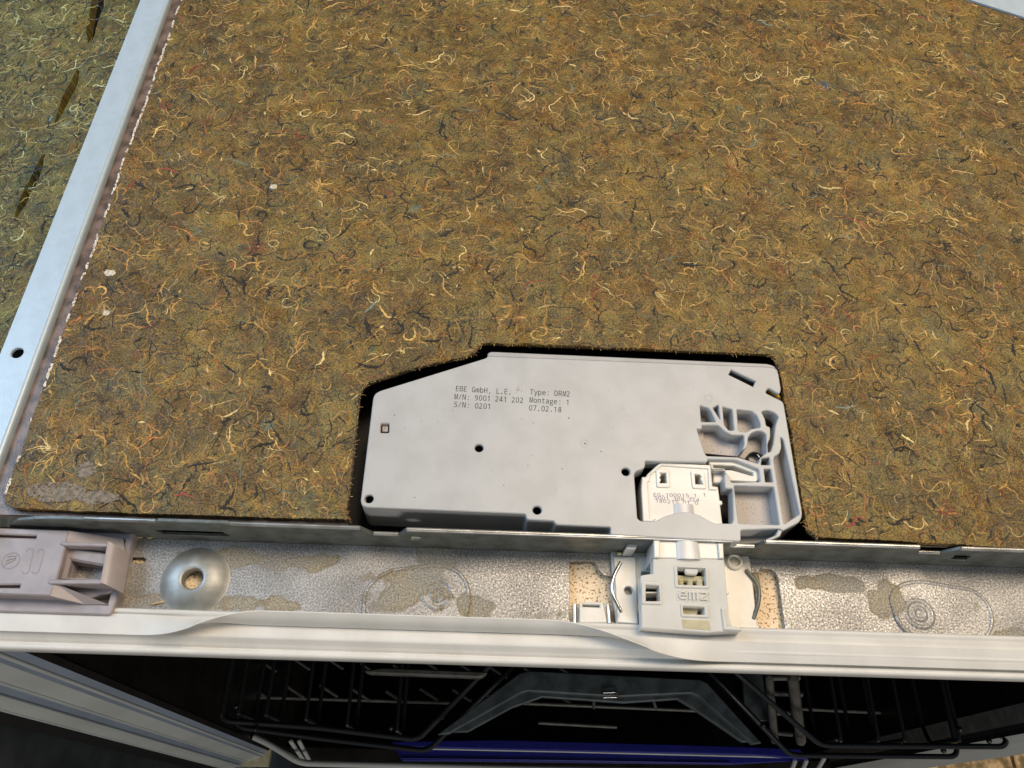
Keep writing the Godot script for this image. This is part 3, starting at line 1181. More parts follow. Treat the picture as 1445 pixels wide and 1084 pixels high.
# ------------------------------------------------------------------ grey module
func build_module() -> void:
	var o := thing("drive_module", "flat light grey plastic drive module with ribbed pockets, set into the felt mat", "drive module", Vector3(-30, -22, -50))
	var outline := [-120.2, -14.4,  -120.2, -61.4,  -119.5, -63.5,  -117.5, -64.9,  -72.8, -83.4,  -72.2, -84.4,  54.6, -84.5,  56.5, -83.9,  57.4, -81.7,  57.4, -73,  56.3, -70.8,  51.9, -73.9,  50.1, -71.3,  57.2, -67.3,  57.6, -65.6]
	outline.append_array([57.7, -16.2,  57.1, -13.8,  55.7, -11.9,  48.5, -8.1,  47.5, -9.1,  31.6, -7.9,  31.1, -3.2,  4.2, -3.6,  -20.7, -4.2,  -20.5, -7.4,  -42.4, -7.6,  -43.1, -9.1,  -53.9, -9.3,  -54.4, -11.6,  -117.7, -12,  -119.5, -12.7])
	var holes := []
	holes.append(rounded([20.6, -63.7,  24.2, -62.6,  25.1, -61.1,  26.7, -56,  20.3, -55.7], 0.5, 2))
	holes.append(rounded([26.1, -62.7,  28.7, -64.4,  28.7, -57.1], 0.4, 2))
	holes.append(rounded([30.4, -63.5,  34.5, -62.4,  34.2, -52.3,  31.8, -52.2,  30.1, -54.8], 0.5, 2))
	holes.append(rounded([36.5, -62.5,  42.9, -61.9,  45, -59.9,  45.9, -56.5,  45.8, -54.1,  41.7, -53.3,  39.4, -51.6,  36, -52], 0.7, 2))
	holes.append(rounded([47.1, -61.9,  50, -62.7,  53, -61.6,  54.4, -59.7,  52.5, -55.7,  50.2, -46.5,  48.6, -42.9,  47.4, -42.4,  47.8, -46.4,  49.4, -49.6,  50, -54.6,  48.3, -54.9,  48.3, -58.3], 0.8, 2))
	holes.append(rounded([18.1, -52.3,  20.4, -52.4,  20.5, -54.2,  27.6, -54.4,  30.1, -51.5,  32.8, -50,  38.1, -50.2,  37.7, -45.8,  36.3, -42.9,  38.3, -44.1,  39.2, -45.8,  39.8, -49.2,  41.4, -51.2,  43.7, -52.3,  45.9, -52.5,  47.7, -51.2,  47.1, -45.8,  46.7, -42.2,  44.8, -40.8,  43.4, -39.4,  42.5, -37.1,  34.3, -39.8,  21.1, -39.8,  20.5, -40.8], 0.6, 2))
	holes.append(rounded([44.3, -39.6,  47.7, -40.3,  47.5, -36.8,  43.6, -36.6], 0.4, 2))
	holes.append(rounded([44.6, -34.8,  47.5, -35,  47.6, -29.1,  44.4, -29], 0.4, 2))
	holes.append(rounded([31.1, -26.9,  47.6, -27,  47.6, -10.6,  31.1, -10.7], 0.6, 2))
	holes.append(rounded([53.8, -50.2,  54.9, -48.8,  56.6, -15.5,  49.5, -10.9,  49.3, -39,  49.9, -40.7,  52.2, -42.1,  53.5, -45.1], 0.8, 3))
	# the opening that the white lock fills
	holes.append(rounded([-9.9, -30.6,  -8.6, -31.9,  -6.8, -32.5,  -5.2, -33.7,  -5, -36.5,  21.1, -37,  21.4, -38.4,  33.1, -38.5,  42.5, -34.7,  42.3, -29,  30.1, -28.2,  29.5, -31.5,  28.5, -32.4,  27.5, -31.1,  27.3, -25.5,  30.4, -25.6,  29.1, -12.1,  28.5, -10.5,  21.3, -10.3,  18.3, -11.9,  15.4, -13.7,  12.3, -14.6,  9.1, -14.7,  5.6, -14.1,  0.9, -12.3,  -2.4, -10.4,  -8.4, -10.2,  -9.7, -11.3], 0.7, 2))
	# screw wells and keyholes
	for q in [Vector3(-74.1, 1, -39.6), Vector3(-117, 1, -15.6), Vector3(-49.8, 1, -13.3), Vector3(-13.3, 1, -31.3)]:
		holes.append(ring(q.x, q.z, 1.8, 1.8, 18))
	holes.append(rounded([-115.8, -49.4,  -112.2, -49.5,  -111.9, -45,  -115.5, -44.9], 0.6, 3))
	holes.append([36.4, -82.4,  46.6, -76.9,  45.1, -74.1,  34.9, -79.8])
	var round_outline := rounded(outline, 0.8, 2)
	var pockets := holes.slice(0, 11)
	var s := slab(round_outline, 1.5, -0.4, 0.35, holes)
	# outer walls of the hollow housing, then the deep ribs around the pockets
	var plain := [-120.2, -14.4,  -120.2, -61.4,  -119.5, -63.5,  -117.5, -64.9,  -72.8, -83.4,  -72.2, -84.4,  54.6, -84.5,  56.5, -83.9,  57.2, -82.1,  49.1, -76.6,  47.5, -69.4,  56.8, -65.6,  57.4, -64.2]
	plain.append_array(outline.slice(30))
	var rim_ring := Shape.points(rounded(plain, 0.8, 2))
	if Shape.area(rim_ring) < 0.0:
		rim_ring.reverse()
	s.plate(Array(Shape.inset(rim_ring, 0.01)), [Array(Geometry2D.offset_polygon(rim_ring, -1.5)[0])], -0.4, -20.0, 0.0)
	var block := [18.4, -65.3,  35.8, -65.4,  49.3, -64.2,  56.7, -63.8,  57, -16.8,  56.2, -13.1,  48.7, -9.3,  29.8, -9,  -12.4, -9.5,  -11.5, -32.1,  -6.7, -38.1,  15.9, -38.3]
	s.plate(block, pockets, -0.4, -6.0, 0.0)
	part("housing", s, M.grey, o)
	# the lower strip along the far edge
	s = slab(rounded([-72.1, -84.3,  -72.3, -86.2,  -71.1, -87.2,  -68.5, -87.3,  53.3, -86.7,  56.1, -85.9,  57.4, -83.9,  57.4, -81.7,  56.5, -83.8,  54.6, -84.4], 0.7, 2), 0.9, -12, 0.5)
	part("far_rim", s, M.rim, o)
	# floors of the pockets
	s = slab([19.9, -69.8,  39.5, -69.3,  50.2, -68.3,  49.8, -62.6,  50.3, -57.1,  51.3, -55.7,  49.8, -44.8,  53.2, -45,  56.1, -55.9,  59.8, -56.1,  61.1, -18.9,  52.8, -13.4,  31.9, -12.6,  32.9, -31.4,  45.3, -31.5,  45.8, -40.3,  36.5, -43.6,  23.1, -44.4,  19.4, -44.3], -6.0, -7.2, 0.0)
	part("pocket_floor", s, M.pocket, o)
	# steps inside the pockets
	s = slab([19.9, -55.3,  22.8, -56.8,  22.1, -43.9,  20.3, -43.5], -4.6, -5.9, 0.1)
	part("pocket_step", s, M.pocket, o)
	s = Shape.new()
	s.lathe(Vector3(43.3, -5.5, -41), [[2.9, 0.0], [2.9, 2.6], [3.4, 2.8], [3.7, 2.6], [3.8, 0.0]], 24)
	part("pocket_boss", s, M.gap, o)
	s = Shape.new()
	s.tube([Vector3(43.5, -3.5, -44.8), Vector3(45.6, -3.5, -41.9)], 0.25, 6)
	part("hair_spring", s, M.spring, o)
	for q in [Vector3(-30.1, 1.5, -43.4), Vector3(24.7, 1.5, -67.4)]:
		s = Shape.new()
		s.lathe(Vector3(q.x, 1.5, q.z), [[1.25, 0.0], [1.45, 0.10], [1.65, 0.10], [1.85, 0.0]], 24)
		part("moulding_mark", s, M.grey, o)
	var q := Vector3(-29.9, 1.5, -43.4)
	s = Shape.new()
	s.lathe(Vector3(q.x, 1.5, q.z), [[0.0, 0.06], [0.28, 0.05], [0.34, 0.0]], 12)
	part("pin_dot", s, M.ink, o)
	# yellow and brown leads showing at the far corner
	s = Shape.new()
	s.tube([Vector3(51.8, -5, -77.6), Vector3(53.6, -2.2, -73.9), Vector3(55.8, -2, -72.5), Vector3(61.5, -6, -71.6)], 0.75, 8)
	part("wire", s, M.yellow, o, "yellow insulated wire in the notch")
	s = Shape.new()
	s.tube([Vector3(52.5, -6, -76), Vector3(54.3, -3, -72.6), Vector3(56.5, -2.6, -71.4), Vector3(61.3, -6, -70.2)], 0.75, 8)
	part("wire", s, M.brown, o, "brown insulated wire in the notch")
	part("inner_peg", slab(rounded([-115.4, -49.7,  -112.9, -49.8,  -112.6, -46.5,  -115.2, -46.4], 0.5, 3), -0.6, -6, 0.2), M.pocket, o)
	# specks of dust and a faint smear on the large face
	s = Shape.new()
	var r := RandomNumberGenerator.new()
	r.seed = 19
	for k in 70:
		var p := Vector3(lerpf(-112.0, 28.0, r.randf()), 1.5, lerpf(-76.0, -16.0, r.randf()))
		if p.x < -70.0 and p.z < -62.0 or p.x > 0.0 and p.z > -44.0:
			continue
		s.col = Color(0.12, 0.09, 0.07) if r.randf() < 0.6 else Color(0.30, 0.20, 0.10)
		var size := 0.06 + pow(r.randf(), 3.0) * 0.26
		s.lump(p, Vector3(size * (0.7 + r.randf()), 0.05, size), 0.6, r, 4, 7)
	s.col = Color(0.33, 0.28, 0.20)
	for k in 34:
		var a := r.randf() * TAU
		var d := r.randf() * r.randf() * 3.4
		s.lump(Vector3(-58.4, 1.5, -68) + Vector3(cos(a) * d, 0, sin(a) * d), Vector3(0.10 + r.randf() * 0.16, 0.03, 0.10 + r.randf() * 0.1), 0.6, r, 4, 7)
	s.col = Color.WHITE
	var dust := part("dust_specks", s, M.fibre, o)
	dust.set_meta("kind", "stuff")
	# pieces at the front: dark steps of the lower housing and the lugs next to the tongue
	s = slab([32.3, -8.9,  49.3, -10.4,  47.5, -7.6,  43.8, -6.3,  32.7, -4.8], -8.0, -12, 0.3)
	part("corner_floor", s, M.rim, o)
	s = slab([47.1, -8.9,  48.5, -8.1,  47.3, -6,  42.5, -3.8,  41.4, -4.5,  45.7, -6.4], 1.2, -12, 0.35)
	part("corner_rib", s, M.grey, o)
	# print
	var words := [["EBE GmbH, L.E.", Vector3(-85.3, 1.5, -66.1), Vector3(-61.7, 1.5, -65.4)], ["M/N: 9001 241 202", Vector3(-85.7, 1.5, -62.1), Vector3(-56.2, 1.5, -61.5)], ["S/N: 0201", Vector3(-85.6, 1.5, -58.3), Vector3(-70.4, 1.5, -57.9)], ["Type: DRM2", Vector3(-53.2, 1.5, -65.9), Vector3(-36, 1.5, -65.5)], ["Montage: 1", Vector3(-53.4, 1.5, -61.9), Vector3(-36.7, 1.5, -61.4)], ["07.02.18", Vector3(-53.6, 1.5, -58), Vector3(-39.8, 1.5, -57.7)]]
	for w in words:
		lettering("printed_line", w[0], w[1] + Vector3(0, 0.01, 0), w[2] + Vector3(0, 0.01, 0), 2.6, M.ink, o, 0.05)


# ------------------------------------------------------------------ white lock
func build_lock() -> void:
	var o := thing("door_lock", "white plastic door lock with square windows, hooked under the grey module tongue", "door lock", Vector3(10, -20, 0))
	var body := [-7.1, -11,  -7, -25,  -6.2, -30.3,  -4.7, -30.4,  -3.8, -31.7,  2, -37.4,  23.1, -36.9,  23, -27.4,  25.2, -27.1,  25.3, -21.2,  26.2, -21,  26.3, -19.7,  25.2, -19.1,  25.3, -10.9,  24.7, -2.7,  24.3, 3.4,  -3.8, 3.8,  -3.3, -3.4,  -6.7, -3.3]
	var holes := []
	holes.append([1.1, -32.2,  3.8, -32.3,  3.8, -27.7,  0.8, -27.6,  1.5, -29.1,  1, -30,  1.7, -31.3])
	holes.append([15.8, -32.2,  17.9, -32.1,  18.5, -31.1,  17.9, -30.2,  18.5, -29.1,  18.8, -27.7,  15.7, -27.7])
	part("body", slab(body, -1.0, -18.0, 0.3, holes), M.white, o)
	# the front of the body slopes down to the gasket
	var front := [-3.8, 4,  24.2, 3.6,  24.6, 6.8,  26.3, 24.2,  27.5, 26.9,  31.1, 27.6,  31.4, 28.6,  18.3, 29.7,  -7.8, 28.7,  -8.8, 11.3,  -8.4, 10.3,  -3.8, 9.6]
	holes.append([5.6, 7.1,  16.7, 7.2,  17.2, 13.3,  6.1, 13.3])
	holes.append([-6.7, 13.7,  -1.5, 13.8,  -1, 19.3,  -6.6, 19.5])
	holes.append([8, 20.8,  16.4, 20.9,  16.6, 23.6,  8.2, 23.6])
	part("front_slope", sloped(front, -1.0, -7.0, 0.3, holes.slice(2)), M.white, o)
	var core := Shape.new()
	core.plate([-1, 4.1,  27.3, 4.1,  27.3, 14.7,  -7.2, 15.8,  -6.8, 8.7,  -1.3, 7.6], [[3.6, 4.3,  20.9, 4.3,  20.5, 14.4,  -6, 15.2,  -6, 9.2,  2.7, 8.6]], -9.0, -17.4, 0.0)
	part("inner_frame", core, M.white, o)
	# raised rims round the windows
	var frames := [[-0.3, -33.8,  5.1, -33.9,  5, -25.8,  -0.5, -25.8], [14.2, -33.7,  19.9, -33.6,  20, -25.8,  14.3, -25.9], [4.3, 6.6,  17.7, 6.9,  18.3, 14.3,  4.8, 14.3], [-8.4, 12.7,  -0.7, 12.7,  -0.2, 20.5,  -8.1, 20.5], [7.1, 19.7,  18.1, 19.8,  18.4, 24.6,  7.3, 24.5]]
	for i in frames.size():
		var rim: Array = rounded(frames[i], 0.7, 2)
		part("window_frame", slab(rim, -0.3, -1.1, 0.25, [holes[i]]) if i < 2 else sloped(rim, -0.4, -1.1, 0.25, [holes[i]]), M.white, o)
	# rim along the upper edge
	part("edge_rim", slab([1.9, -36.9,  22.8, -36.5,  22.4, -26.9,  24.7, -26.4,  24.1, -25.4,  21.1, -25.6,  21.6, -34.8,  2.2, -35.5,  -3.2, -30.5,  -3.3, -28.2,  -4.2, -27.8,  -4.3, -12.2,  -1.8, -12,  -3, -10.9,  -7, -10.8,  -6.9, -24.6,  -6.3, -29.6,  -4.7, -29.8], -0.3, -1.1, 0.25), M.white, o)
	# half-round cap that runs under the tongue
	var s := Shape.new()
	var rows := []
	var c0 := Vector3(9.9, -1, -18.8)
	var c1 := Vector3(10.2, -1, 4.2)
	for k in 9:
		var a := PI * k / 8
		rows.append([Vector3(c0.x - cos(a) * 4.2, -1.4 + sin(a) * 1.9, c0.z), Vector3(c1.x - cos(a) * 5.0, -1.4 + sin(a) * 1.9, c1.z)])
	s.sheet(rows)
	s.quad(rows[0][0], rows[4][0], rows[8][0], rows[8][0], Vector3(0, 0, -1))
	s.quad(rows[0][1], rows[4][1], rows[8][1], rows[8][1], Vector3(0, 0, 1))
	part("round_cap", s, M.clear_white, o)
	part("shoulder", slab([-3.4, -2.8,  -1, -2.9,  -1.5, 4,  -3.7, 4.1], 0.3, -1.2, 0.3), M.white, o)
	part("shoulder", slab([22.2, -2.5,  24.3, -2.5,  23.9, 3.5,  22.1, 3.5], 0.3, -1.2, 0.3), M.white, o)
	# base plate on the crosspiece
	var base := rounded([-17.7, -4.3,  -7.8, -5.2,  37.1, -4.7,  40, -3.8,  40.5, -1.1,  40, 28,  -16.7, 26.9,  -17.4, 17.4], 2.0, 4)
	var q := Vector3(-11.4, -18, 12.9)
	part("base_plate", slab(base, -17.6, -19.9, 0.4, [ring(q.x, q.z, 1.75, 1.75, 18)]), M.white, o)
	part("base_step", slab([-16.9, -1,  -7.8, -1,  -8.2, 26,  -16.4, 25.7], -16.4, -17.7, 0.3, [ring(q.x, q.z, 1.76, 1.76, 18)]), M.white, o)
	s = Shape.new()
	s.lathe(Vector3(33.5, -16.5, -0.8), [[2.0, -0.6], [2.1, 0.4], [2.6, 0.7], [3.3, 0.6], [3.6, -0.6]], 24)
	part("ejector_ring", s, M.white, o)
	# cream slider with teeth inside the larger window
	s = sloped([5.9, 9.1,  18.1, 9.2,  18.4, 11.2,  6.2, 11.3], -3.6, -6.5, 0.4)
	part("slider", s, M.cream, o)
	for q2 in [[6.6, 10.6,  8.5, 10.5,  8.8, 13,  6.9, 13.1], [10.2, 10.7,  12.2, 10.7,  12.5, 13,  10.5, 13.1], [13.9, 10.6,  16.1, 10.7,  16.4, 13,  14.2, 13.1]]:
		part("slider_tooth", sloped(q2, -2.6, -5.5, 0.4), M.cream, o)
	part("latch_tab", sloped(rounded([8.6, 7.2,  14.2, 7.3,  13.7, 9.4,  9.2, 9.2], 0.7, 2), -1.1, -3, 0.3), M.white, o)
	part("inner_block", sloped([8, 19.1,  15.3, 19.7,  14.2, 23.7,  8, 23.4], -3.8, -6, 0.4), M.cream, o)
	part("window_floor", slab([-5.8, 4.9,  23, 5.1,  22.7, 19.5,  -6.7, 19.8], -16.2, -17.2, 0.0), M.dull_grey, o)
	# front pocket below the third window
	part("pocket_recess", sloped([7.6, 25.3,  18.5, 25.5,  19.1, 28.9,  8.2, 28.5], -0.85, -1.2, 0.1), M.cream, o)
	part("corner_rib", sloped([23, 21.1,  24.1, 21,  25.4, 27.4,  30.3, 28.1,  30.3, 28.8,  24.1, 28.7], 0.0, -1.2, 0.3), M.white, o)
	part("press_plate", sloped([5.4, 15.3,  18.3, 15.4,  18.6, 18.9,  5.7, 18.8], -0.8, -1.2, 0.12, [rounded([5.8, 15.6,  17.9, 15.8,  18.2, 18.5,  6.2, 18.4], 0.6, 2)]), M.white, o)
	var a := Vector3(6.3, -7, 18.2)
	var b := Vector3(17.7, -7, 18.3)
	lettering("raised_letters", "emz", a + Vector3(0, 0.3, 0), b + Vector3(0, 0.3, 0), 4.0, M.white, o, 0.7, atan(0.42))
	var words := [["EG-100015_1", Vector3(-1.9, -1, -21.9), Vector3(15.5, -1, -22.1)], ["9001 308 324", Vector3(-1.6, -1, -20.5), Vector3(16.8, -1, -20.3)], ["180215 01 0", Vector3(-1.2, -1, -19.2), Vector3(16.1, -1, -18.9)], ["1", Vector3(18.7, -1, -22.5), Vector3(19.5, -1, -22.6)]]
	for w in words:
		lettering("printed_line", w[0], w[1] + Vector3(0, 0.02, 0), w[2] + Vector3(0, 0.02, 0), 1.5, M.violet_ink, o, 0.05)
	# side arm lying in the module
	part("arm", slab(rounded([22.4, -38.7,  33.5, -38.8,  42.7, -35.1,  42.9, -31.3,  41.4, -29.7,  29.8, -29.8,  28.6, -34.9,  23.2, -35,  23.1, -36.9,  22.3, -37.2], 0.7, 2), -0.6, -5, 0.35, [rounded([23.9, -36.8,  33, -36.8,  40.7, -33.8,  40.4, -32.3,  31.6, -34.8,  24.4, -34.5], 0.4, 2)]), M.white, o)
	part("arm_guide", slab([24.7, -35.7,  30.1, -35.6,  30.1, -30.1,  24.4, -30.2], -4.2, -8, 0.4), M.clear_white, o)
	# bent wire that holds the lock
	s = Shape.new()
	s.tube(bent([Vector3(-14.7, -13, 2.5), Vector3(-17.9, -12, 8.2), Vector3(-19.1, -12, 13.1), Vector3(-18.3, -12, 17), Vector3(-15.3, -13, 22.5)], 8.0), 0.75, 10)
	part("spring_wire", s, M.spring, o)
	# white tab by the module tongue
	part("side_tab", slab(rounded([-12.2, -5.1,  -8.5, -5,  -9, -1.4,  -13.5, -1.5], 0.8, 2), -7, -17.5, 0.5), M.clear_white, o)


# ------------------------------------------------------------------ mauve bracket
func build_bracket() -> void:
	var o := thing("hinge_bracket", "mauve grey plastic bracket with ribs and a square window, on the steel crosspiece", "bracket", Vector3(-240, -20, 10))
	var win := [-233, 9.3,  -219.9, 11.2,  -219.9, 16.4,  -232.7, 16.1]
	part("base_plate", slab(rounded([-276.2, -4.5,  -266.7, -4.6,  -213.5, -5,  -212.6, -4,  -213, 27.6,  -213.7, 29.3,  -264.5, 29.3], 0.8, 2), -15.0, -19.9, 0.5, [win, [-223, -0.4,  -215.7, -0.8,  -215.7, 3.8], [-225.1, 24.2,  -215.7, 20.6,  -215.8, 25.4]]), M.mauve, o)
	part("raised_block", slab([-272, -1.6,  -235.2, -1.6,  -234.7, 4.1,  -234.1, 18.1,  -234.6, 24.4,  -263.6, 24.3], -8.0, -15.1, 0.5, [[-271.1, 1,  -247.2, 1.1,  -247.1, 2.1,  -270.7, 2.2], [-264.1, 21.3,  -247.3, 20.5,  -247.2, 21.7,  -263.8, 22.1]]), M.mauve, o)
	var ramps := [[Vector3(-235.2, -8, -1.4), Vector3(-234.7, -8, 4.1), Vector3(-213.5, -14.4, 5.9), Vector3(-216.1, -14.4, -0.7)], [Vector3(-234.5, -8, 19.5), Vector3(-234.6, -8, 24.4), Vector3(-223.9, -14.4, 25.7), Vector3(-215.3, -14.4, 25.4)]]
	for q in ramps:
		var s := Shape.new()
		s.quad(q[0], q[1], q[2], q[3], Vector3.UP)
		for i in 4:
			var a: Vector3 = q[i]
			var b: Vector3 = q[(i + 1) % 4]
			var e := b - a
			var hint := Vector3(e.z, 0, -e.x)
			s.quad(a, b, Vector3(b.x, -15.2, b.z), Vector3(a.x, -15.2, a.z), hint)
		part("ramp", s, M.mauve, o)
	part("window_sill", slab([-238, 3.8,  -217.7, 6.3,  -216.5, 17.8,  -237.3, 17.4], -11.5, -15.1, 0.8, [win]), M.mauve, o)
	part("rib", slab([-236.9, 3.5,  -216.9, 3.4,  -216.8, 4.7,  -234.8, 5,  -236.6, 4.5], -7.2, -15.1, 0.35), M.mauve, o)
	part("rib", slab([-237, 18.4,  -216, 17.7,  -215, 19.4,  -235.7, 20.1,  -237, 19.5], -7.2, -15.1, 0.35), M.mauve, o)
	# rounded bridge between the ribs
	var s := Shape.new()
	var rows := []
	var a0 := Vector3(-217.9, -8, 2.9)
	var a1 := Vector3(-216.3, -8, 19.2)
	for k in 8:
		var t := PI * 0.5 * k / 7
		var d := Vector3(sin(t) * 6.6, -7.4 + cos(t) * 1.6 - sin(t) * sin(t) * 5.5, 0)
		rows.append([Vector3(a0.x, 0, a0.z) + d + Vector3(0, 0, sin(t) * 3.0), Vector3(a1.x, 0, a1.z) + d + Vector3(0, 0, sin(t) * 2.2)])
	s.sheet(rows)
	s.quad(Vector3(a0.x, -5.8, a0.z), Vector3(a1.x, -5.8, a1.z), Vector3(a1.x, -14.5, a1.z), Vector3(a0.x, -14.5, a0.z), Vector3(-1, 0, 0))
	for k in 7:
		s.tri(rows[k][0], rows[k + 1][0], Vector3(a0.x, -14, a0.z), Vector3(0, 0, -1))
		s.tri(rows[k][1], rows[k + 1][1], Vector3(a1.x, -14, a1.z), Vector3(0, 0, 1))
	part("bridge", s, M.mauve, o)
	# moulded marks
	var c := Vector3(-253.7, -8, 11.4)
	s = Shape.new()
	s.lathe(Vector3(c.x, -8.0, c.z), [[2.9, 0.0], [3.05, 0.22], [3.25, 0.22], [3.4, 0.0]], 28)
	part("moulded_ring", s, M.mauve, o)
	for k in 3:
		s = Shape.new()
		s.tube([Vector3(c.x - 1.7, -7.95, c.z + 1.6 - k * 1.5), Vector3(c.x - 0.4, -7.9, c.z + 0.7 - k * 1.3), Vector3(c.x + 0.4, -7.9, c.z + 0.4 - k * 1.1), Vector3(c.x + 1.6, -7.95, c.z - 0.8 - k * 0.6)], 0.22, 6)
		part("moulded_wave", s, M.mauve, o)
	for q in [[Vector3(-247.6, -8, 7.7), Vector3(-246.9, -8, 15)], [Vector3(-243.4, -8, 7.8), Vector3(-243.2, -8, 14.8)]]:
		s = Shape.new()
		var u: Vector3 = q[0]
		var w: Vector3 = q[1]
		var along := (w - u).normalized()
		var across := Vector3(-along.z, 0, along.x) * 1.3
		var path := []
		for k in 25:
			var t := TAU * k / 24.0
			var mid := u if sin(t) < 0.0 else w
			path.append(mid + across * cos(t) + along * 1.3 * sin(t) + Vector3(0, 0.02, 0))
		s.tube(path, 0.16, 5, false)
		part("moulded_outline", s, M.mauve, o)


# ------------------------------------------------------------------ gasket
func build_gasket() -> void:
	var o := thing("door_gasket", "long off-white rubber door gasket whose flap is folded up in the middle", "door gasket", Vector3(0, -20, 34))
	# section of the strip: z, y
	var section := [[25.8, -21], [26.0, -17.0], [26.6, -16.3], [27.4, -16.2], [28.0, -16.9], [28.6, -17.3], [30.2, -17.3], [30.6, -17.45], [33.6, -17.3], [34.0, -17.5], [35.3, -17.3], [36.0, -17.9], [37.2, -19.6], [38.8, -22.0], [39.3, -21.9], [39.7, -20.9], [40.4, -20.2], [41.2, -20.3], [41.8, -20.9], [42.2, -22.0], [42.3, -24.4], [40.0, -26.0], [27.0, -26.0], [25.8, -21]]
	var s := Shape.new()
	var rows := []
	for q in section:
		var row := []
		for k in 41:
			var x := -310.0 + 15.5 * k
			var sag := lumps.get_noise_2d(x * 0.25, 300.0) * 0.25
			row.append(Vector3(x, q[1] + sag, q[0] + sag * 0.5))
		rows.append(row)
	s.sheet(rows, true)
	part("base_strip", s, M.rubber, o)
	# flap: hinged at the back of the strip; leans back in the middle, lies forward at both ends
	s = Shape.new()
	var top := []
	var low := []
	for k in 208:
		var x := -310.0 + 3.0 * k
		var up := smoothstep(-206.0, -154.0, x) * (1.0 - smoothstep(-46.0, 34.0, x))
		var ang := lerpf(deg_to_rad(3.0) if x < -90.0 else deg_to_rad(-20.0), deg_to_rad(118.0), up)
		var wave := lumps.get_noise_2d(x * 0.35, 90.0) * 0.3
		var a := []
		var b := []
		var hz := lerpf(28.4, 30.6, up) if x < -90.0 else lerpf(31.8, 30.6, up)
		for j in 7:
			var t := j / 6.0
			# it curls a little
			var bent_ := ang * (0.8 + 0.2 * t) if up > 0.5 else ang - (1.0 - up) * 0.10 * t
			var p := Vector3(x, (-16.9 if x < -90.0 else lerpf(-16.4, -16.9, up)) + sin(bent_) * 7.6 * t + wave * t, hz + cos(bent_) * 7.6 * t)
			var nn := Vector3(0, cos(bent_), -sin(bent_))
			var th := lerpf(0.45, 0.22, t)
			a.append(p + nn * th)
			b.append(p - nn * th)
		top.append(a)
		low.append(b)
	s.sheet(top, false)
	s.sheet(low, true)
	var rim := []
	for k in top.size():
		var out: Vector3 = (top[k][6] - top[k][5]).normalized() * 0.2
		rim.append([top[k][6], (top[k][6] + low[k][6]) * 0.5 + out, low[k][6]])
	s.sheet(rim, false)
	part("flap", s, M.rubber, o)


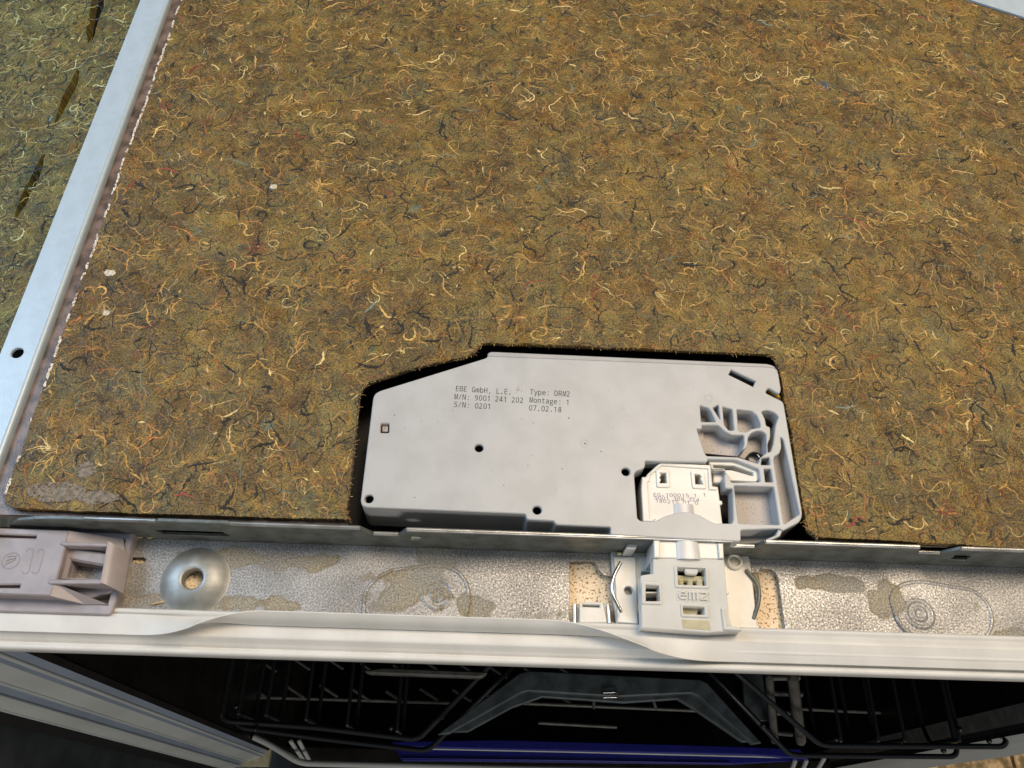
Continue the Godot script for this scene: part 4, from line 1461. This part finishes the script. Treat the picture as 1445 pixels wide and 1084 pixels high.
# ------------------------------------------------------------------ racks
func build_upper_rack() -> void:
	var o := thing("upper_rack", "black coated wire upper rack with a slate plastic handle", "dish rack", Vector3(10, -340, -150))
	var y1 := -280.0
	var front := [Vector3(-252.1, -272, -2.9), Vector3(-242, -280, 37.3), Vector3(-176.5, -280, 40), Vector3(-110, -284, 45.4), Vector3(-60, -240, -0.3), Vector3(-44.1, -236, -11.2), Vector3(73.1, -236, -10.1), Vector3(90.8, -240, -2.4), Vector3(162.8, -280, 42.4), Vector3(293.2, -280, 40), Vector3(294.7, -272, -7.7)]
	front[0] = Vector3(front[1].x + 2, -276, -300)
	front[-1] = Vector3(front[-2].x - 2, -276, -300)
	part("top_wire", rod(front, 1.9, 7), M.wire, o)
	var lower := [Vector3(-247.9, -318, 5.7), Vector3(-241.9, -318, 37.1), Vector3(-182.5, -318, 43), Vector3(-104.9, -320, 49.2), Vector3(-51, -282, 0.3), Vector3(-36.9, -280, -14.1), Vector3(79.2, -280, -14.1), Vector3(96.5, -284, 0.1), Vector3(154.6, -318, 45.7), Vector3(278.2, -318, 43.7), Vector3(286.7, -318, 10.9)]
	lower[0] = Vector3(lower[1].x, -318, -300)
	lower[-1] = Vector3(lower[-2].x, -318, -300)
	part("lower_wire", rod(lower, 1.9, 7), M.wire, o)
	# uprights between the loops and on down to the rack bottom
	var xs := [Vector3(-230.7, -280, 34.8), Vector3(-212.2, -280, 35.2), Vector3(-185.4, -280, 37.2), Vector3(-157.6, -280, 40), Vector3(-124.2, -280, 42.6), Vector3(176.2, -280, 41.2), Vector3(202.2, -280, 40.5), Vector3(220.4, -280, 40.1), Vector3(258.5, -280, 39.1)]
	for p in xs:
		part("cross_wire", rod([p + Vector3(0, 3, -2), p + Vector3(0, -36, -3), p + Vector3(0, -42, -14), Vector3(p.x, -330, -320)], 1.5, 5, 8), M.wire, o)
		var a: Vector3 = p + Vector3(0, 3, -3)
		part("rim_wire", rod([a, Vector3(a.x, -276, -120), Vector3(a.x, -276, -320)], 1.3, 5, 8), M.wire, o)
	# spikes further back
	for i in 22:
		var x := -190.0 + i * 20.0
		for z in [-60.0, -130.0]:
			if (i * 7 + int(z)) % 5 != 0:
				part("plate_prong", rod([Vector3(x, -332, z), Vector3(x + 2, -296, z - 6), Vector3(x + 3, -292, z - 7)], 1.1, 2, 6), M.wire, o)
	for z in [-30.0, -60.0, -95.0, -130.0, -180.0]:
		part("cross_wire", rod([Vector3(-236, -276, z), Vector3(-232, -330, z), Vector3(270, -330, z), Vector3(276, -276, z)], 1.4, 8, 8), M.wire, o)
	# glossy end balls where wires are cut
	for p in [Vector3(-232.8, -280, 28.6), Vector3(-218, -280, 42.4), Vector3(-127.9, -276, 39.6), Vector3(-125.8, -300, 43.3), Vector3(-95, -290, 30.5), Vector3(258.5, -276, 30.6), Vector3(276.9, -276, 37.3), Vector3(251.4, -290, 42.9), Vector3(173.2, -280, 38.6), Vector3(127.4, -290, 29.8)]:
		var s := Shape.new()
		var r := RandomNumberGenerator.new()
		r.seed = int(p.x)
		s.lump(p + Vector3(0, 2.4, 0), Vector3(1.9, 1.9, 1.9), 0.1, r, 8, 10)
		part("wire_end", s, M.wire, o)
	# handle: trapezoid frame of flat slate plastic
	var outer := [-92.7, 43.6,  -85.9, 41.7,  -45.9, 4.5,  -39.2, 2.9,  78, 5.6,  83.1, 7.7,  116.2, 43.5,  110.3, 44.9,  74.5, 17]
	part("handle", slab([-95.9, 44.1,  -44, 4.9,  -37.8, 2.9,  79.5, 5.3,  84.1, 7.7,  116.1, 43.9,  110.3, 44.9,  77, 16.5,  72.4, 14.4,  21.8, 18,  -37.6, 16,  -42.4, 17.5,  -88.6, 43.5], -260, -266, 0.8), M.slate, o)
	part("handle_face", slab([-42.8, 6.9,  84.4, 8,  116.6, 42.3,  107, 42.5,  74.8, 22,  65.4, 16.8,  28.6, 20.1,  -27.1, 17.9,  -47.8, 25.3,  -76.8, 41,  -86.2, 41.3], -272, -276, 0.8), M.slate, o)
	for q in [[Vector3(-54.5, -300, 18), Vector3(86, -300, 19.9)], [Vector3(-25.6, -330, 27.4), Vector3(32, -330, 28.8)]]:
		part("cross_wire", rod([q[0], q[1]], 1.3, 2, 8), M.dull_grey, o)
	for q in [[Vector3(-33.1, -280, 15.1), Vector3(-35.4, -300, 18.4)], [Vector3(9, -280, 16.7), Vector3(11.5, -300, 20)], [Vector3(49.5, -280, 14.2), Vector3(56.1, -300, 19.8)], [Vector3(72.8, -280, 13.1), Vector3(85.5, -300, 19.5)]]:
		part("handle_strut", rod([q[0], q[1]], 1.1, 2, 8), M.slate, o)
	var s := Shape.new()
	var h := Vector3(17.5, -258, 16)
	s.tube(bent([h + Vector3(-5, 0, 0), h + Vector3(4, 0.5, -0.5), h + Vector3(5, 0, 2.5), h + Vector3(-5, 0, 3)], 1.5), 0.5, 6)
	part("handle_emblem", s, M.spring, o)
	# grey plastic clips of the fold-down shelf
	for q in [[Vector3(122.9, -250, 4), Vector3(148.8, -330, 35), 3.0], [Vector3(138.8, -250, 3.6), Vector3(172.1, -340, 33.9), 4.0]]:
		part("shelf_clip", rod([q[0], q[1]], q[2], 2, 6), M.dull_grey, o)
	for q in [[Vector3(125, -255, 4), Vector3(145.5, -255, 3)], [Vector3(133.4, -280, 9.6), Vector3(155.3, -280, 10)], [Vector3(146.1, -310, 18.5), Vector3(163.9, -310, 18)], [Vector3(150.1, -330, 29.6), Vector3(162.7, -330, 30.3)]]:
		part("shelf_bar", rod([q[0], q[1]], 2.0, 2, 6), M.dull_grey, o)
	s = slab([129.7, -11.9,  145.5, -11.3,  145.9, 21.9,  136.2, 22.2,  128.8, 13.5], -328, -331, 0.5)
	part("shelf_plate", s, M.slate, o)


func build_lower_rack() -> void:
	var o := thing("lower_rack", "lower rack with a deep blue handle bar and grey rim wires", "dish rack", Vector3(0, -480, 0))
	part("rim_wire", rod([Vector3(-259.4, -440, 32.1), Vector3(-245.4, -440, 37.3), Vector3(-217.8, -440, 51.2), Vector3(-53.6, -440, 51), Vector3(218, -440, 48.9)], 2.6, 8), M.column, o)
	for q in [[Vector3(-225.9, -430, 35.5), Vector3(-221.1, -470, 46.4)], [Vector3(-218.9, -430, 35.3), Vector3(-216.2, -470, 46.3)], [Vector3(212, -400, 40), Vector3(218, -440, 48.9)], [Vector3(197, -400, 42.5), Vector3(205.7, -440, 49.2)], [Vector3(187.7, -400, 42.7), Vector3(196.6, -440, 49.4)]]:
		part("side_wire", rod([q[0], q[1]], 1.8, 2, 8), M.column, o)
	part("blue_handle", slab([-138.8, 36.6,  -55.1, 33,  118.1, 32.9,  192.6, 33.6,  198.4, 41.4,  152.2, 39.4,  -54.9, 40.3,  -134.5, 40.2], -398, -404, 0.8), M.blue, o)
	part("blue_handle", slab([-137.8, 39.7,  -54.6, 39.5,  156, 38.6,  204.1, 40.9,  137.5, 45.7,  -54.4, 48.2,  -130.1, 49.5], -410, -416, 0.8), M.blue, o)
	part("handle_trim", rod([Vector3(-133.6, -404, 40.9), Vector3(2.7, -404, 40.1), Vector3(182.6, -404, 39.9)], 0.7, 3, 6), M.column, o)
	part("handle_trim", rod([Vector3(-131.7, -409, 47.7), Vector3(3.1, -409, 46), Vector3(136.7, -409, 44.8)], 0.6, 3, 6), M.blue, o)
	for i in 11:
		var p := Vector3(-296.2, -440, -8.9) + Vector3(i * 29.0, 0, 2.0 * sin(i * 1.7))
		part("plate_prong", rod([p, p + Vector3(16, 1, 9)], 1.5, 2, 6), M.dull_grey, o)
		part("plate_prong", rod([p + Vector3(4, 0, -22), p + Vector3(18, 1, -14)], 1.3, 2, 6), M.dull_grey, o)
	part("cross_wire", rod([Vector3(-302.2, -446, -0.3), Vector3(-92.4, -446, -0.1)], 1.6, 2, 6), M.dull_grey, o)
	part("cross_wire", rod([Vector3(209.9, -446, -3.5), Vector3(343.8, -446, -1.2)], 1.6, 2, 6), M.dull_grey, o)
	var s := thing("spray_arm", "dull beige spray arm seen behind the upper rack wires", "spray arm", Vector3(-60, -222, -30))
	part("arm", slab(rounded([-141.9, 13.8,  -130.3, 11.4,  -64.6, 12.1,  -68.9, 16,  -138.6, 15.4], 3.0), -214, -220, 1.0), M.dull_grey, s)
	part("nozzle", slab(ring(-70, -26, 3.0), -211, -214, 0.5), M.dull_grey, s)


# ------------------------------------------------------------------ small things lying about
func build_small_things() -> void:
	var r := RandomNumberGenerator.new()
	r.seed = 4
	# flecks and crusts on the mat
	var spots := [
		["wood_chip", Vector3(-248, 0, -121.8), Vector3(2.6, 0.5, 1.9), "fleck", "upper of two pale round chips on the felt by the frayed edge", "chip"],
		["wood_chip", Vector3(-243.9, 0, -100.3), Vector3(1.9, 0.5, 1.5), "fleck", "lower of two pale round chips on the felt by the frayed edge", "chip"],
		["white_crumb", Vector3(-182.5, 0, -179.2), Vector3(2.0, 0.9, 1.7), "fleck", "white crumb lying on a dark thread of the felt", "crumb"],
		["dried_crust", Vector3(-240.2, 0, -14.5), Vector3(11, 0.8, 4.2), "crust", "large grey crust at the corner of the felt mat", "grey crust"],
		["dried_crust", Vector3(-231.5, 0, -24), Vector3(3.6, 0.8, 3.4), "crust", "small round speckled grey crust just behind the large one", "grey crust"],
		["dried_crust", Vector3(-223.1, 0, -12.5), Vector3(8, 0.6, 2.6), "crust", "thin grey crusty smear right beside the large crust", "grey crust"],
		["lint_tuft", Vector3(-111.4, 0, -168.5), Vector3(3.4, 0.6, 3.0), "lint", "grey-green lint tuft above a dark hollow in the felt", "lint"],
		["lint_tuft", Vector3(-163.4, 0, -47.2), Vector3(2.4, 0.6, 3.0), "lint", "grey-green lint tuft left of the module cut-out", "lint"],
		["lint_tuft", Vector3(112, 0, -274.3), Vector3(6.5, 0.5, 4.0), "blue_lint", "blue lint patch pressed into the far part of the felt", "lint"],
		["lint_tuft", Vector3(104.4, 0, -54.3), Vector3(6, 0.4, 4), "dark_lint", "black lint smudge on the felt beside the module", "lint"],
		["lint_tuft", Vector3(-113.1, 0, -163.8), Vector3(3.0, 0.35, 2.2), "dark_lint", "dark lint under the grey-green tuft", "lint"],
		["lint_tuft", Vector3(-141, 0, -128.8), Vector3(3.4, 0.4, 1.6), "dark_lint", "dark knotted lint in the middle of the felt", "lint"],
		["lint_tuft", Vector3(-179.9, 0, -47.5), Vector3(3.6, 0.35, 3.0), "dark_lint", "dark lint patch between the green tuft and the grey crust", "lint"],
	]
	var tints := {"lint": Color(0.17, 0.21, 0.16), "dark_lint": Color(0.022, 0.02, 0.017), "blue_lint": Color(0.07, 0.11, 0.16)}
	var everywhere := PackedVector2Array([Vector2(-999, -999), Vector2(999, -999), Vector2(999, 999), Vector2(-999, 999)])
	for q in spots:
		var at: Vector3 = q[1]
		var size: Vector3 = q[2]
		var y := felt_height(at.x, at.z)
		var s := Shape.new()
		if tints.has(q[3]):
			for k in 130:
				var a := r.randf() * TAU
				var d := r.randf()
				var m := 0.6 + r.randf() * 0.8
				var c: Color = tints[q[3]]
				hair(s, r, Vector2(at.x + cos(a) * size.x * d + sin(d * 9.0), at.z + sin(a) * size.z * d), a + PI * 0.5 + r.randf() * 1.2, 0.8 + r.randf() * 2.0, 0.07 + r.randf() * 0.13, Color(c.r * m, c.g * m, c.b * m), everywhere)
			lone(q[0], s, M.fibre, q[4], q[5], Vector3(at.x, y, at.z))
			continue
		if q[3] == "crust":
			for k in int(size.x * size.z * 14.0):
				var a := r.randf() * TAU
				var d := pow(r.randf(), 0.6)
				var px := at.x + cos(a) * size.x * d
				var pz := at.z + sin(a) * size.z * d
				s.lump(Vector3(px, felt_height(px, pz) + 0.15 + size.y * 0.3 * (1.0 - d), pz), Vector3(0.25 + r.randf() * 0.65, 0.3, 0.25 + r.randf() * 0.5), 0.6, r, 4, 6)
		else:
			s.lump(Vector3(at.x, y + 0.15, at.z), size, 0.28, r, 7, 16)
		lone(q[0], s, M[q[3]], q[4], q[5], Vector3(at.x, y, at.z))
	# splinter and pellets on the crosspiece
	var p := Vector3(-198.6, -19.6, 23)
	lone("splinter", slab([p.x - 2.6, p.z + 0.4, p.x + 2.4, p.z - 0.9, p.x + 2.7, p.z - 0.2, p.x - 2.2, p.z + 1.0], -19.2, -19.9, 0.15), M.wood, "tan wood splinter on the steel below the dome", "splinter", p)
	for q in [[Vector3(-14.4, -17, -2.3), "left pellet of the yellow pair on the lock base"], [Vector3(-12, -17, -2.7), "right pellet of the yellow pair on the lock base"]]:
		var s := Shape.new()
		s.lump(q[0] + Vector3(0, 0.6, 0), Vector3(1.1, 0.9, 0.8), 0.3, r, 7, 10)
		lone("pellet", s, M.pellet, q[1], "pellet", q[0], "yellow pellets on the lock base")
	for q in [[Vector3(-211.9, -19, -3.6), Vector3(1.6, 0.5, 0.9), "tan crumb by the corner of the mauve bracket"], [Vector3(-207.6, -19, -3.5), Vector3(1.5, 0.5, 0.8), "orange tan crumb against the steel flange"]]:
		var s := Shape.new()
		s.lump(q[0], q[1], 0.4, r, 6, 9)
		lone("wood_crumb", s, M.wood, q[2], "crumb", q[0], "crumbs by the bracket")
	# clip in the opening of the crosspiece
	var o := thing("cable_clip", "small white cable clip standing in the left opening of the crosspiece", "cable clip", Vector3(-25.3, -24, 20.2))
	part("clip_body", slab(rounded([-31.4, 17.9,  -21.7, 17.8,  -20.3, 25.9,  -31.6, 26.3], 0.8, 2), -17.0, -25, 0.4, [[-30, 19,  -23.2, 19,  -23.2, 19.9,  -30.1, 19.8]]), M.white, o)
	part("clip_pin", rod([Vector3(-33.3, -17, 19), Vector3(-33.4, -17, 26.5)], 0.9, 2, 8), M.steel, o)
	part("clip_pin", rod([Vector3(-19.9, -17, 18.6), Vector3(-19.6, -17, 26.1)], 0.9, 2, 8), M.steel, o)
	# short jammed lead behind the lock
